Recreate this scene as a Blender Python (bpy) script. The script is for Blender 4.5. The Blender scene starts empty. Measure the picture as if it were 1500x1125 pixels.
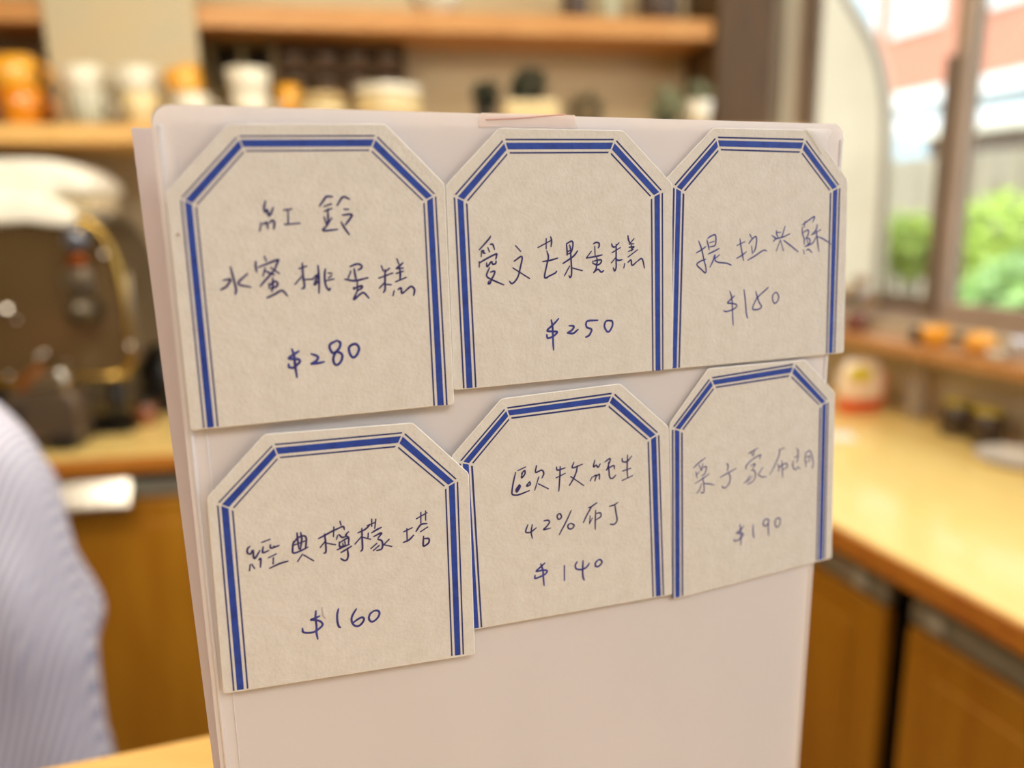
import bpy, bmesh, math, random
from mathutils import Vector, Matrix, Euler
random.seed(7)
C = bpy.context.scene.collection
S = bpy.context.scene

# ------------------------------------------------------------------ camera
F, CX, CY = 1127.0, 750.0, 562.5
down = Vector((834 - CX, 5900 - CY, F)).normalized()      # world down in camera axes (x right, y down, z forward)
up_c = -down
fw_c = Vector((0, 0, 1)); fw_c = (fw_c - up_c * fw_c.dot(up_c)).normalized()
rt_c = fw_c.cross(up_c)
if rt_c.x < 0: rt_c = -rt_c
M3 = Matrix((rt_c, fw_c, up_c))                           # camera axes -> world
EYE = Vector((0, 0, 1.35))
cam_d = bpy.data.cameras.new('camera'); cam = bpy.data.objects.new('camera', cam_d); C.objects.link(cam)
cx, cy, cz = M3 @ Vector((1, 0, 0)), M3 @ Vector((0, -1, 0)), M3 @ Vector((0, 0, -1))
cam.matrix_world = Matrix(((cx.x, cy.x, cz.x, EYE.x), (cx.y, cy.y, cz.y, EYE.y), (cx.z, cy.z, cz.z, EYE.z), (0, 0, 0, 1)))
cam_d.sensor_width = 36; cam_d.lens = F / 1500 * 36; cam_d.clip_start = 0.01; cam_d.clip_end = 200
S.camera = cam

def ray(px, py): return (M3 @ Vector((px - CX, py - CY, F))).normalized()
def onz(px, py, z):
    v = ray(px, py); return EYE + v * ((z - EYE.z) / v.z)
def onpl(px, py, P, n):
    v = ray(px, py); return EYE + v * ((P - EYE).dot(n) / v.dot(n))

YAW = math.radians(20)
BU = Vector((math.cos(YAW), math.sin(YAW), 0)); BN = Vector((math.sin(YAW), -math.cos(YAW), 0)); UP = Vector((0, 0, 1))
BP = EYE + ray(750, 562) * 0.23
foc = onpl(740, 560, BP, BN)
cam_d.dof.use_dof = True
cam_d.dof.focus_distance = (foc - EYE).dot(M3 @ Vector((0, 0, 1)))
cam_d.dof.aperture_fstop = 4.4

# ------------------------------------------------------------------ world, sun, fill lamps, exposure
W = bpy.data.worlds.new('world'); S.world = W; W.use_nodes = True
nt = W.node_tree; nt.nodes.clear()
wo = nt.nodes.new('ShaderNodeOutputWorld'); bg = nt.nodes.new('ShaderNodeBackground')
tc = nt.nodes.new('ShaderNodeTexCoord'); sp = nt.nodes.new('ShaderNodeSeparateXYZ'); rp = nt.nodes.new('ShaderNodeValToRGB')
rp.color_ramp.elements[0].position = 0.0; rp.color_ramp.elements[0].color = (0.90, 0.90, 0.88, 1)
rp.color_ramp.elements[1].position = 1.0; rp.color_ramp.elements[1].color = (0.72, 0.84, 1.0, 1)
nt.links.new(tc.outputs['Generated'], sp.inputs[0]); nt.links.new(sp.outputs['Z'], rp.inputs[0])
nt.links.new(rp.outputs[0], bg.inputs[0]); nt.links.new(bg.outputs[0], wo.inputs[0])
bg.inputs[1].default_value = 3.4

def light(name, kind, loc, energy, color, target=None, size=1.0, size_y=None):
    d = bpy.data.lights.new(name, kind); d.energy = energy; d.color = color
    if kind == 'AREA':
        d.shape = 'RECTANGLE'; d.size = size; d.size_y = size_y or size
    elif kind == 'POINT': d.shadow_soft_size = size
    o = bpy.data.objects.new(name, d); C.objects.link(o); o.location = loc
    if target is not None: o.rotation_euler = (Vector(target) - Vector(loc)).to_track_quat('-Z', 'Y').to_euler()
    return o
sun = light('sun', 'SUN', (0, 0, 6), 1.2, (1.0, 0.95, 0.86), target=(0.6, 0.55, 4.6)); sun.data.angle = 0.01
light('shelf_fill', 'AREA', (-0.75, 0.60, 2.10), 13, (1.0, 0.88, 0.70), target=(-0.85, 1.5, 0.6), size=0.8, size_y=0.35)  # unseen area light added to lift the wall under the shelf
light('room_fill', 'AREA', (0.1, 1.15, 2.62), 21, (1.0, 0.88, 0.70), target=(0.1, 1.6, 0), size=1.3, size_y=0.35)  # unseen area light standing in for café lamps, raised to brighten the background
light('room_fill', 'AREA', (0.6, -1.1, 2.62), 29, (1.0, 0.96, 0.92), target=(0.4, -0.6, 0), size=1.6, size_y=0.7)  # unseen area light behind the camera, added to brighten the cards
S.view_settings.view_transform = 'Standard'; S.view_settings.look = 'None'
S.view_settings.gamma = 1.0; S.view_settings.use_curve_mapping = False
S.view_settings.exposure = 0.0

# ------------------------------------------------------------------ helpers
def lin(c):
    if max(c) > 1.001: c = [v / 255 for v in c]
    return tuple(((v + 0.055) / 1.055) ** 2.4 if v > 0.04045 else v / 12.92 for v in c[:3])
MATS = {}
def mat(name, col, rough=0.6, metal=0.0, col2=None, scale=8.0, stretch=(1, 1, 1), bump=0.0, bump_scale=None, coat=0.0,
        emit=None, alpha=None, trans=0.0, detail=4.0, sheen=0.0, contrast=(0.35, 0.65)):
    if name in MATS: return MATS[name]
    m = bpy.data.materials.new(name); m.use_nodes = True; nt = m.node_tree; b = nt.nodes['Principled BSDF']
    a = lin(col); c2 = lin(col2) if col2 else tuple(v * 0.88 for v in a)
    t = nt.nodes.new('ShaderNodeTexCoord'); mp = nt.nodes.new('ShaderNodeMapping'); mp.inputs['Scale'].default_value = stretch
    nz = nt.nodes.new('ShaderNodeTexNoise'); nz.inputs['Scale'].default_value = scale; nz.inputs['Detail'].default_value = detail
    r = nt.nodes.new('ShaderNodeValToRGB'); r.color_ramp.elements[0].position = contrast[0]; r.color_ramp.elements[1].position = contrast[1]
    r.color_ramp.elements[0].color = (*c2, 1); r.color_ramp.elements[1].color = (*a, 1)
    L = nt.links.new
    L(t.outputs['Object'], mp.inputs[0]); L(mp.outputs[0], nz.inputs['Vector']); L(nz.outputs[0], r.inputs[0]); L(r.outputs[0], b.inputs['Base Color'])
    b.inputs['Roughness'].default_value = rough; b.inputs['Metallic'].default_value = metal
    b.inputs['Coat Weight'].default_value = coat; b.inputs['Transmission Weight'].default_value = trans
    b.inputs['Sheen Weight'].default_value = sheen
    if bump:
        n2 = nt.nodes.new('ShaderNodeTexNoise'); n2.inputs['Scale'].default_value = bump_scale or scale; n2.inputs['Detail'].default_value = 3
        bp = nt.nodes.new('ShaderNodeBump'); bp.inputs['Strength'].default_value = bump; bp.inputs['Distance'].default_value = 0.001
        L(mp.outputs[0], n2.inputs['Vector']); L(n2.outputs[0], bp.inputs['Height']); L(bp.outputs[0], b.inputs['Normal'])
    if emit: b.inputs['Emission Color'].default_value = (*lin(emit[0]), 1); b.inputs['Emission Strength'].default_value = emit[1]
    MATS[name] = m; return m
def front_only(nt, fr, dst):
    ge = nt.nodes.new('ShaderNodeNewGeometry'); mu = nt.nodes.new('ShaderNodeMath'); mu.operation = 'SUBTRACT'; mu.inputs[0].default_value = 1.0
    m2 = nt.nodes.new('ShaderNodeMath'); m2.operation = 'MULTIPLY'
    nt.links.new(ge.outputs['Backfacing'], mu.inputs[1]); nt.links.new(mu.outputs[0], m2.inputs[0]); nt.links.new(fr.outputs[0], m2.inputs[1]); nt.links.new(m2.outputs[0], dst)
def sheet_mat(name, col, k_trans=0.25, k_clear=0.0, rough=0.45):
    """thin milky plastic: diffuse, translucent, a little clear transmission and a soft gloss"""
    m = bpy.data.materials.new(name); m.use_nodes = True; nt = m.node_tree; nt.nodes.clear(); N = nt.nodes.new; L = nt.links.new
    o = N('ShaderNodeOutputMaterial'); d = N('ShaderNodeBsdfDiffuse'); tr = N('ShaderNodeBsdfTranslucent'); tp = N('ShaderNodeBsdfTransparent')
    gl = N('ShaderNodeBsdfGlossy'); gl.inputs['Roughness'].default_value = rough
    nz = N('ShaderNodeTexNoise'); nz.inputs['Scale'].default_value = 6
    r = N('ShaderNodeValToRGB'); c = lin(col); r.color_ramp.elements[0].color = (*[v * 0.96 for v in c], 1); r.color_ramp.elements[1].color = (*c, 1)
    L(nz.outputs[0], r.inputs[0]); L(r.outputs[0], d.inputs[0]); L(r.outputs[0], tr.inputs[0])
    m1 = N('ShaderNodeMixShader'); m1.inputs[0].default_value = k_trans; L(d.outputs[0], m1.inputs[1]); L(tr.outputs[0], m1.inputs[2])
    m2 = N('ShaderNodeMixShader'); m2.inputs[0].default_value = k_clear; L(m1.outputs[0], m2.inputs[1]); L(tp.outputs[0], m2.inputs[2])
    m3 = N('ShaderNodeMixShader'); fr = N('ShaderNodeFresnel'); fr.inputs[0].default_value = 1.35
    front_only(nt, fr, m3.inputs[0]); L(m2.outputs[0], m3.inputs[1]); L(gl.outputs[0], m3.inputs[2]); L(m3.outputs[0], o.inputs[0])
    return m
def pane_mat(name, tint=(0.97, 0.98, 0.97), haze=0.06):
    m = bpy.data.materials.new(name); m.use_nodes = True; nt = m.node_tree; nt.nodes.clear(); N = nt.nodes.new; L = nt.links.new
    o = N('ShaderNodeOutputMaterial'); tp = N('ShaderNodeBsdfTransparent'); tp.inputs[0].default_value = (*tint, 1)
    gl = N('ShaderNodeBsdfGlossy'); gl.inputs['Roughness'].default_value = 0.02
    df = N('ShaderNodeBsdfDiffuse'); df.inputs[0].default_value = (0.8, 0.8, 0.8, 1)
    fr = N('ShaderNodeFresnel'); fr.inputs[0].default_value = 1.3
    nz = N('ShaderNodeTexNoise'); nz.inputs['Scale'].default_value = 4; mu = N('ShaderNodeMath'); mu.operation = 'MULTIPLY'; mu.inputs[1].default_value = haze
    L(nz.outputs[0], mu.inputs[0])
    a = N('ShaderNodeMixShader'); L(mu.outputs[0], a.inputs[0]); L(tp.outputs[0], a.inputs[1]); L(df.outputs[0], a.inputs[2])
    b = N('ShaderNodeMixShader'); front_only(nt, fr, b.inputs[0]); L(a.outputs[0], b.inputs[1]); L(gl.outputs[0], b.inputs[2]); L(b.outputs[0], o.inputs[0])
    return m

def wpos(o):
    p = Vector(o.location)
    while o.parent: o = o.parent; p = p + Vector(o.location)
    return p
def obj(name, bm_or_vf, m, parent=None, smooth=False, origin=None):
    """one mesh object; geometry in world coordinates, kept where it is under its parent (parents are never rotated when this is called)"""
    me = bpy.data.meshes.new(name)
    if isinstance(bm_or_vf, bmesh.types.BMesh):
        bmesh.ops.recalc_face_normals(bm_or_vf, faces=bm_or_vf.faces); bm_or_vf.to_mesh(me); bm_or_vf.free()
    else: me.from_pydata([tuple(v) for v in bm_or_vf[0]], [], bm_or_vf[1])
    base = wpos(parent) if parent else Vector((0, 0, 0))
    if parent is None:
        vs = [v.co for v in me.vertices]
        base = Vector(origin) if origin is not None else Vector(((min(v.x for v in vs) + max(v.x for v in vs)) / 2, (min(v.y for v in vs) + max(v.y for v in vs)) / 2, min(v.z for v in vs)))
    me.transform(Matrix.Translation(-base))
    if smooth: me.polygons.foreach_set('use_smooth', [True] * len(me.polygons))
    for mm in (m if isinstance(m, (list, tuple)) else [m]): me.materials.append(mm)
    o = bpy.data.objects.new(name, me); C.objects.link(o)
    if parent: o.parent = parent
    else: o.location = base
    return o
def tag(o, label, cat, group=None, kind=None):
    o['label'] = label; o['category'] = cat
    if group: o['group'] = group
    if kind: o['kind'] = kind
    return o
def thing(name, label, cat, loc, group=None):
    o = bpy.data.objects.new(name, None); C.objects.link(o); o.location = loc; o.empty_display_size = 0.02
    return tag(o, label, cat, group)
def struct(name, bm, m):
    o = obj(name, bm, m); o['kind'] = 'structure'; return o
def dup(o, loc, label=None, group=None, rotz=None, scale=None):
    def cp(a, par):
        b = a.copy(); C.objects.link(b); b.parent = par
        for ch in list(a.children): cp(ch, b)
        return b
    r = cp(o, None); r.location = loc
    if label: r['label'] = label
    if group: r['group'] = group
    if rotz is not None: r.rotation_euler[2] = rotz
    if scale: r.scale = scale
    return r
def prism(bm, pts, ext):
    """extrude the world-space polygon pts by vector ext"""
    a = [bm.verts.new(p) for p in pts]; b = [bm.verts.new(Vector(p) + ext) for p in pts]
    n = len(pts); bm.faces.new(a); bm.faces.new(b[::-1])
    for i in range(n): bm.faces.new((a[i], b[i], b[(i + 1) % n], a[(i + 1) % n]))
    return bm
def B(): return bmesh.new()
def box(bm, P, ux, uy, x0, x1, y0, y1, z0, z1):
    """box in a plan frame: P + x*ux + y*uy, heights absolute"""
    pts = [Vector((P.x, P.y, 0)) + ux * x + uy * y + UP * z0 for x, y in ((x0, y0), (x1, y0), (x1, y1), (x0, y1))]
    return prism(bm, pts, UP * (z1 - z0))
def bevel(bm, w, seg=2, ang=0.6):
    bmesh.ops.recalc_face_normals(bm, faces=bm.faces)
    es = [e for e in bm.edges if len(e.link_faces) == 2 and e.calc_face_angle(0) > ang]
    bmesh.ops.bevel(bm, geom=es, offset=w, segments=seg, affect='EDGES', profile=0.5); return bm
X, Y = Vector((1, 0, 0)), Vector((0, 1, 0))
def lathe(bm, c, prof, seg=28, axis=UP, closed=False):
    ax = axis.normalized(); t = X if abs(ax.x) < 0.8 else Y
    e1 = ax.cross(t).normalized(); e2 = ax.cross(e1); rings = []
    for r, h in prof:
        if r < 1e-6: rings.append([bm.verts.new(c + ax * h)])
        else: rings.append([bm.verts.new(c + ax * h + e1 * r * math.cos(2 * math.pi * k / seg) + e2 * r * math.sin(2 * math.pi * k / seg)) for k in range(seg)])
    for a, b in zip(rings, rings[1:]):
        for k in range(seg):
            q = [a[k % len(a)], a[(k + 1) % len(a)], b[(k + 1) % len(b)], b[k % len(b)]]
            f = []
            for v in q:
                if v not in f: f.append(v)
            if len(f) > 2:
                try: bm.faces.new(f)
                except ValueError: pass
    return bm
def tube(bm, pts, r, seg=10, cap=True):
    pts = [Vector(p) for p in pts]; rings = []; n = len(pts); rr = r if isinstance(r, (list, tuple)) else [r] * n
    ref = None
    for i, p in enumerate(pts):
        d = (pts[min(i + 1, n - 1)] - pts[max(i - 1, 0)]).normalized()
        if ref is None: ref = d.orthogonal().normalized()
        ref = (ref - d * ref.dot(d)).normalized(); e2 = d.cross(ref)
        rings.append([bm.verts.new(p + ref * rr[i] * math.cos(2 * math.pi * k / seg) + e2 * rr[i] * math.sin(2 * math.pi * k / seg)) for k in range(seg)])
    for a, b in zip(rings, rings[1:]):
        for k in range(seg): bm.faces.new((a[k], a[(k + 1) % seg], b[(k + 1) % seg], b[k]))
    if cap: bm.faces.new(rings[0][::-1]); bm.faces.new(rings[-1])
    return bm
def loft(bm, rings, cap=True):
    R = [[bm.verts.new(p) for p in r] for r in rings]; n = len(R[0])
    for a, b in zip(R, R[1:]):
        for k in range(n): bm.faces.new((a[k], a[(k + 1) % n], b[(k + 1) % n], b[k]))
    if cap: bm.faces.new(R[0][::-1]); bm.faces.new(R[-1])
    return bm
def smooth_curve(p, k=5):
    if len(p) < 3: return p
    q = [2 * p[0] - p[1]] + p + [2 * p[-1] - p[-2]]; out = []
    for i in range(1, len(q) - 2):
        for s in range(k):
            t = s / k; a, b, c, d = q[i - 1:i + 3]
            out.append(0.5 * ((2 * b) + (c - a) * t + (2 * a - 5 * b + 4 * c - d) * t * t + (3 * b - a - 3 * c + d) * t ** 3))
    return out + [p[-1]]

# ------------------------------------------------------------------ materials
M_wall = mat('wall_plaster_beige', (200, 184, 150), 0.85, col2=(188, 170, 136), scale=3, bump=0.2, bump_scale=90)
M_wallr = mat('wall_paint_greige', (206, 196, 172), 0.85, col2=(198, 186, 162), scale=3, bump=0.2, bump_scale=90)
M_ceil = mat('ceiling_paint', (225, 215, 200), 0.9, scale=3)
M_floor = mat('floor_tile_brown', (120, 96, 74), 0.5, col2=(100, 80, 60), scale=6)
M_wood = mat('worktop_beech', (240, 212, 136), 0.25, col2=(235, 203, 122), scale=5, stretch=(14, 2, 2), coat=0.35, bump=0.05, bump_scale=30)
M_edge = mat('worktop_edge_oak', (200, 130, 44), 0.45, col2=(178, 104, 36), scale=8, stretch=(3, 3, 14))
M_shelf2 = mat('shelf_pine_red', (198, 146, 84), 0.45, col2=(186, 130, 68), scale=6, stretch=(2, 2, 14))
M_shelf = mat('shelf_pine', (226, 184, 112), 0.45, col2=(216, 168, 96), scale=6, stretch=(2, 2, 14))
M_door = mat('cabinet_door_teak', (186, 128, 30), 0.4, col2=(172, 112, 22), scale=3, stretch=(8, 8, 1), coat=0.1)
M_gap = mat('shadow_gap_black', (14, 12, 11), 0.8)
M_rail = mat('rail_steel', (172, 168, 148), 0.4, 0.35, scale=20)
M_steel = mat('polished_steel', (205, 200, 192), 0.12, 1.0, scale=10)
M_brass = mat('brass_trim', (190, 158, 84), 0.25, 1.0, scale=12)
M_black = mat('black_plastic', (22, 20, 19), 0.35, scale=14)
M_frame = mat('window_frame_bronze', (126, 108, 90), 0.4, 0.4, scale=9)
M_framel = mat('window_frame_taupe', (176, 156, 140), 0.5, scale=9)
M_glass = pane_mat('window_glass')

top_z_ = 0.885
# ------------------------------------------------------------------ room frames
BWd = Vector((math.cos(math.radians(10)), math.sin(math.radians(10)), 0)); BWn = Vector((-BWd.y, BWd.x, 0))     # back wall: along, away
Lf = onz(160, 668, 0.88); Lf.z = 0                                                     # a point of the left worktop's front edge
WALLD = 0.57
R0 = onz(1300, 590, 0.88); R0.z = 0; r1 = onz(1500, 647, 0.88); r1.z = 0
RWd = (R0 - r1).normalized(); RWn = Vector((RWd.y, -RWd.x, 0))                          # right wall: towards the corner, outwards
if RWn.x < 0: RWn = -RWn
f0 = onz(1221, 766, 0.88); f0.z = 0
def isect(P, d, Q, e):
    den = d.x * e.y - d.y * e.x; t = ((Q.x - P.x) * e.y - (Q.y - P.y) * e.x) / den; return P + d * t
CORN = isect(Lf + BWn * WALLD, BWd, R0, RWd)
def bw(x, y): return CORN + BWd * x - BWn * y      # along the back wall from the corner (x<0 is left), y out of the wall into the room
def rw(s, y): return CORN - RWd * s - RWn * y      # along the right wall from the corner towards the viewer, y into the room

bm = B(); box(bm, CORN, BWd, -BWn, -3.4, 0.12, -0.12, 0.0, 0, 2.7); struct('wall_back', bm, M_wall)
bm = B(); box(bm, Vector((-2.3, 0, 0)), X, Y, -0.1, 0, -2.6, 2.4, 0, 2.7); struct('wall_left', bm, M_wall)
bm = B(); prism(bm, [Vector((-2.4, -2.6, 0)), Vector((2.5, -2.6, 0)), Vector((2.5, 0, 0)), CORN + RWn * 0.1 + BWn * 0.1, bw(-3.4, -0.1)], UP * -0.05); struct('floor', bm, M_floor)
rr0 = rw(5.2, -0.12)
bm = B(); prism(bm, [Vector((-2.4, -2.6, 2.7)), Vector((rr0.x, -2.6, 2.7)), Vector((rr0.x, rr0.y, 2.7)), Vector((*(rw(0, -0.12)).xy, 2.7)), Vector((*(bw(-3.4, -0.1)).xy, 2.7))], UP * 0.08); struct('ceiling', bm, M_ceil)

# right wall with the window opening
def rw_pt(px, py, y=0.0):
    p = onpl(px, py, rw(0, y), RWn); d = p - CORN; return -d.dot(RWd), p.z
s_l, _ = rw_pt(1108, 200); s_l = max(0.03, s_l); _, z_sill = rw_pt(1400, 480, -0.03); s_r = s_l + 3.9
z_top = 2.45
WT = 0.085
bm = B()
box(bm, CORN, -RWd, RWn, 0.0, s_l, 0, WT, 0, 2.7)
box(bm, CORN, -RWd, RWn, s_l, 5.2, 0, WT, 0, z_sill)
box(bm, CORN, -RWd, RWn, s_l, s_r, 0, WT, z_top, 2.7)
box(bm, CORN, -RWd, RWn, s_r, 5.2, 0, WT, z_sill, 2.7)
struct('wall_right', bm, M_wallr)
bm = B(); box(bm, Vector((0, -2.6, 0)), X, Y, -2.4, 2.6, -0.1, 0, 0, 2.7); struct('wall_front', bm, M_wall)
win = obj('window_1', (lambda b: (box(b, CORN, -RWd, RWn, s_l, s_l + 0.02, 0.045, 0.08, z_sill, z_top), box(b, CORN, -RWd, RWn, s_r - 0.02, s_r, 0.045, 0.08, z_sill, z_top),
      box(b, CORN, -RWd, RWn, s_l, s_r, 0.02, 0.08, z_sill, z_sill + 0.02), box(b, CORN, -RWd, RWn, s_l, s_r, 0.02, 0.08, z_top - 0.02, z_top), b)[-1])(B()), M_framel)
win['kind'] = 'structure'
sm, _ = rw_pt(1378, 380, -0.04)
def sash(s0, s1, y, name, m):
    b = B(); w = 0.045
    box(b, CORN, -RWd, RWn, s0, s0 + w, y, y + 0.018, z_sill + 0.02, z_top - 0.02); box(b, CORN, -RWd, RWn, s1 - w, s1, y, y + 0.018, z_sill + 0.02, z_top - 0.02)
    box(b, CORN, -RWd, RWn, s0 + w, s1 - w, y, y + 0.018, z_sill + 0.02, z_sill + 0.055); box(b, CORN, -RWd, RWn, s0 + w, s1 - w, y, y + 0.018, z_top - 0.055, z_top - 0.02)
    o = obj(name, bevel(b, 0.003, 1), m, win)
    g = B(); box(g, CORN, -RWd, RWn, s0 + w, s1 - w, y + 0.007, y + 0.011, z_sill + 0.055, z_top - 0.055); obj('pane', g, M_glass, o); return o
s1_ = sash(s_l + 0.02, sm + 0.03, 0.060, 'sash', M_frame)
s2_ = sash(sm - 0.02, sm + 1.15, 0.040, 'sash', M_framel)
sash(sm + 1.10, sm + 2.3, 0.060, 'sash', M_framel)
sash(sm + 2.25, s_r - 0.02, 0.040, 'sash', M_framel)
b = B(); zz = rw_pt(1400, 80, -0.03)[1]
box(b, CORN, -RWd, RWn, sm - 0.02, sm + 0.006, 0.018, 0.0395, z_sill + 0.02, zz); obj('sash_pull', bevel(b, 0.004, 2), M_frame, s2_)
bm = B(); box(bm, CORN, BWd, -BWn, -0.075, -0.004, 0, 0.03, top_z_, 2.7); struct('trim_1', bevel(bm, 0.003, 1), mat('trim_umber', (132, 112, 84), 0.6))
# ------------------------------------------------------------------ outside
gz = 0.35
bm = B(); box(bm, CORN, -RWd, RWn, -14, 8, 0.12, 30, gz - 0.2, gz); struct('ground', bm, mat('pale_paving', (205, 198, 185), 0.8, scale=2))
def out_pt(px, py, y):      # a point seen through the window, y metres beyond the wall
    p = onpl(px, py, rw(0, -y), RWn); d = p - CORN; return -d.dot(RWd), p.z
def outv(s, y, z): v = CORN - RWd * s + RWn * y; return Vector((v.x, v.y, z))
# cream porch wall with an arched edge
pts = [(1130, -60), (1225, -60), (1243, -8), (1262, 25), (1280, 55), (1293, 90), (1301, 130), (1304, 175), (1303, 230), (1299, 300), (1293, 380), (1289, 470), (1286, 640), (1120, 640)]
yy = 1.3
P3 = [outv(*(lambda a: (a[0], yy, a[1]))(out_pt(px - 6, py, yy))) for px, py in pts]
porch = tag(obj('porch_wall', prism(B(), P3, RWn * 0.05), mat('cream_render', (176, 165, 142), 0.8, col2=(164, 152, 128), scale=2)), 'cream rendered porch wall with an arched edge outside the window', 'wall')
rim = smooth_curve([p - RWn * 0.004 for p in P3[1:12]], 3)
obj('arch_trim', tube(B(), rim, 0.016, 8), mat('arch_trim_brown', (96, 82, 66), 0.6), porch)
# fence
s_a, _ = out_pt(1270, 260, 2.6); s_b, _ = out_pt(1560, 260, 2.6); s_a, s_b = min(s_a, s_b) - 1.2, max(s_a, s_b) + 1.0
_, zft = out_pt(1335, 232, 2.6)
s_a -= 0.0
fence = thing('garden_fence', 'weathered grey-beige board fence behind the green bushes', 'fence', outv((s_a + s_b) / 2, 2.6, gz))
n = int((s_b - s_a) / 0.15)
Mf = mat('fence_board_grey', (176, 166, 142), 0.8, col2=(158, 150, 130), scale=4, stretch=(6, 6, 1))
for k in range(n):
    b = B(); s0 = s_a + k * 0.15; box(b, CORN, -RWd, RWn, s0, s0 + 0.138, 2.6 + 0.004 * (k % 2), 2.622 + 0.004 * (k % 2), gz, zft - random.uniform(0, 0.015)); obj('board', bevel(b, 0.004, 1), Mf, fence)
b = B(); box(b, CORN, -RWd, RWn, s_a, s_b, 2.63, 2.68, zft - 0.25, zft - 0.17); obj('fence_rail', b, Mf, fence)
# pink building
bs, _ = out_pt(1340, 100, 7.0)
_, zb1 = out_pt(1340, 152, 7.0); _, zb2 = out_pt(1340, 48, 7.0)
bld = thing('brick_building', 'salmon brick building with pale windows across the street', 'building', outv(bs, 7.0, gz))
Mbr = mat('salmon_brick', (198, 136, 110), 0.85, col2=(184, 124, 100), scale=12, stretch=(1, 1, 4))
b = B(); box(b, CORN, -RWd, RWn, bs - 5, bs + 3.5, 7.0, 9.5, gz, 7.5); obj('wall', b, Mbr, bld)
Mbl = mat('pale_blue_glazing', (176, 200, 210), 0.2, scale=2)
Mwt = mat('white_painted_frame', (240, 240, 236), 0.5)
for k in range(-2, 4):
    s0 = bs - 0.42 + k * 1.15; f = B(); box(f, CORN, -RWd, RWn, s0, s0 + 0.86, 6.93, 7.0, zb2, zb2 + 1.1)
    fo = obj('window', f, Mwt, bld); g = B(); box(g, CORN, -RWd, RWn, s0 + 0.06, s0 + 0.40, 6.915, 6.93, zb2 + 0.06, zb2 + 1.04); box(g, CORN, -RWd, RWn, s0 + 0.46, s0 + 0.80, 6.915, 6.93, zb2 + 0.06, zb2 + 1.04); obj('pane', g, Mbl, fo)
b = B(); box(b, CORN, -RWd, RWn, bs - 5, bs + 3.5, 6.4, 7.0, zb1 - 0.12, zb1 + 0.06); obj('canopy', b, Mwt, bld)
b = B(); box(b, CORN, -RWd, RWn, bs - 5, bs + 3.5, 6.9, 7.0, gz, zb1 - 0.12); obj('shopfront', b, Mbl, bld)
# white van seen over the fence
def van(px, py, y, label):
    s, z = out_pt(px, py, y); t = thing('van', label, 'van', outv(s, y, gz)); Mv = mat('van_white', (238, 240, 240), 0.25, coat=0.6)
    p = [(-1.5, 0.25), (1.5, 0.25), (1.55, 0.75), (1.35, 0.95), (0.95, 1.45), (-1.45, 1.5), (-1.52, 1.4)]
    k = (z - gz) / 1.5
    b = prism(B(), [outv(s + a * 0.9, y, gz + h * k) for a, h in p], RWn * 1.4); obj('body', bevel(b, 0.05, 2), Mv, t)
    g = prism(B(), [outv(s + a * 0.9, y - 0.01, gz + h * k) for a, h in ((0.2, 1.0), (1.15, 1.0), (0.88, 1.35), (0.2, 1.38))], RWn * 0.02); obj('side_window', g, Mbl, t)
    g = prism(B(), [outv(s + a * 0.9, y - 0.01, gz + h * k) for a, h in ((-1.3, 1.0), (0.0, 1.0), (0.0, 1.38), (-1.3, 1.38))], RWn * 0.02); obj('side_window', g, Mbl, t)
    for a in (-0.95, 0.95):
        w = lathe(B(), outv(s + a, y - 0.02, gz + 0.3), [(0, 0), (0.3, 0), (0.3, 0.2), (0, 0.2)], 24, RWn); obj('wheel', w, M_black, t)
van(1452, 150, 4.2, 'white van parked beyond the fence, seen on both sides of the mullion')

# table with a white top beyond the mullion
sa_, za_ = out_pt(1440, 200, 3.2); sb_, _ = out_pt(1600, 200, 3.2)
t = thing('garden_table', 'white-topped outdoor table with a dark apron beyond the mullion', 'table', outv((sa_ + sb_) / 2, 3.2, gz))
b = B(); box(b, CORN, -RWd, RWn, sa_, sb_, 2.9 - 0.25, 3.3 - 0.2, za_ - 0.03, za_ + 0.02)
obj('table_top', bevel(b, 0.006, 1), mat('white_table_top', (240, 236, 214), 0.4), t)
b = B(); box(b, CORN, -RWd, RWn, sa_ + 0.03, sb_ - 0.03, 2.70, 3.05, za_ - 0.12, za_ - 0.03); obj('apron', b, mat('apron_brown', (96, 80, 64), 0.6), t)
for q in (sa_ + 0.05, sb_ - 0.09):
    for yq in (2.72, 2.98):
        b = B(); box(b, CORN, -RWd, RWn, q, q + 0.04, yq, yq + 0.04, gz, za_ - 0.03); obj('leg', b, mat('apron_brown', (96, 80, 64), 0.6), t)

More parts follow.
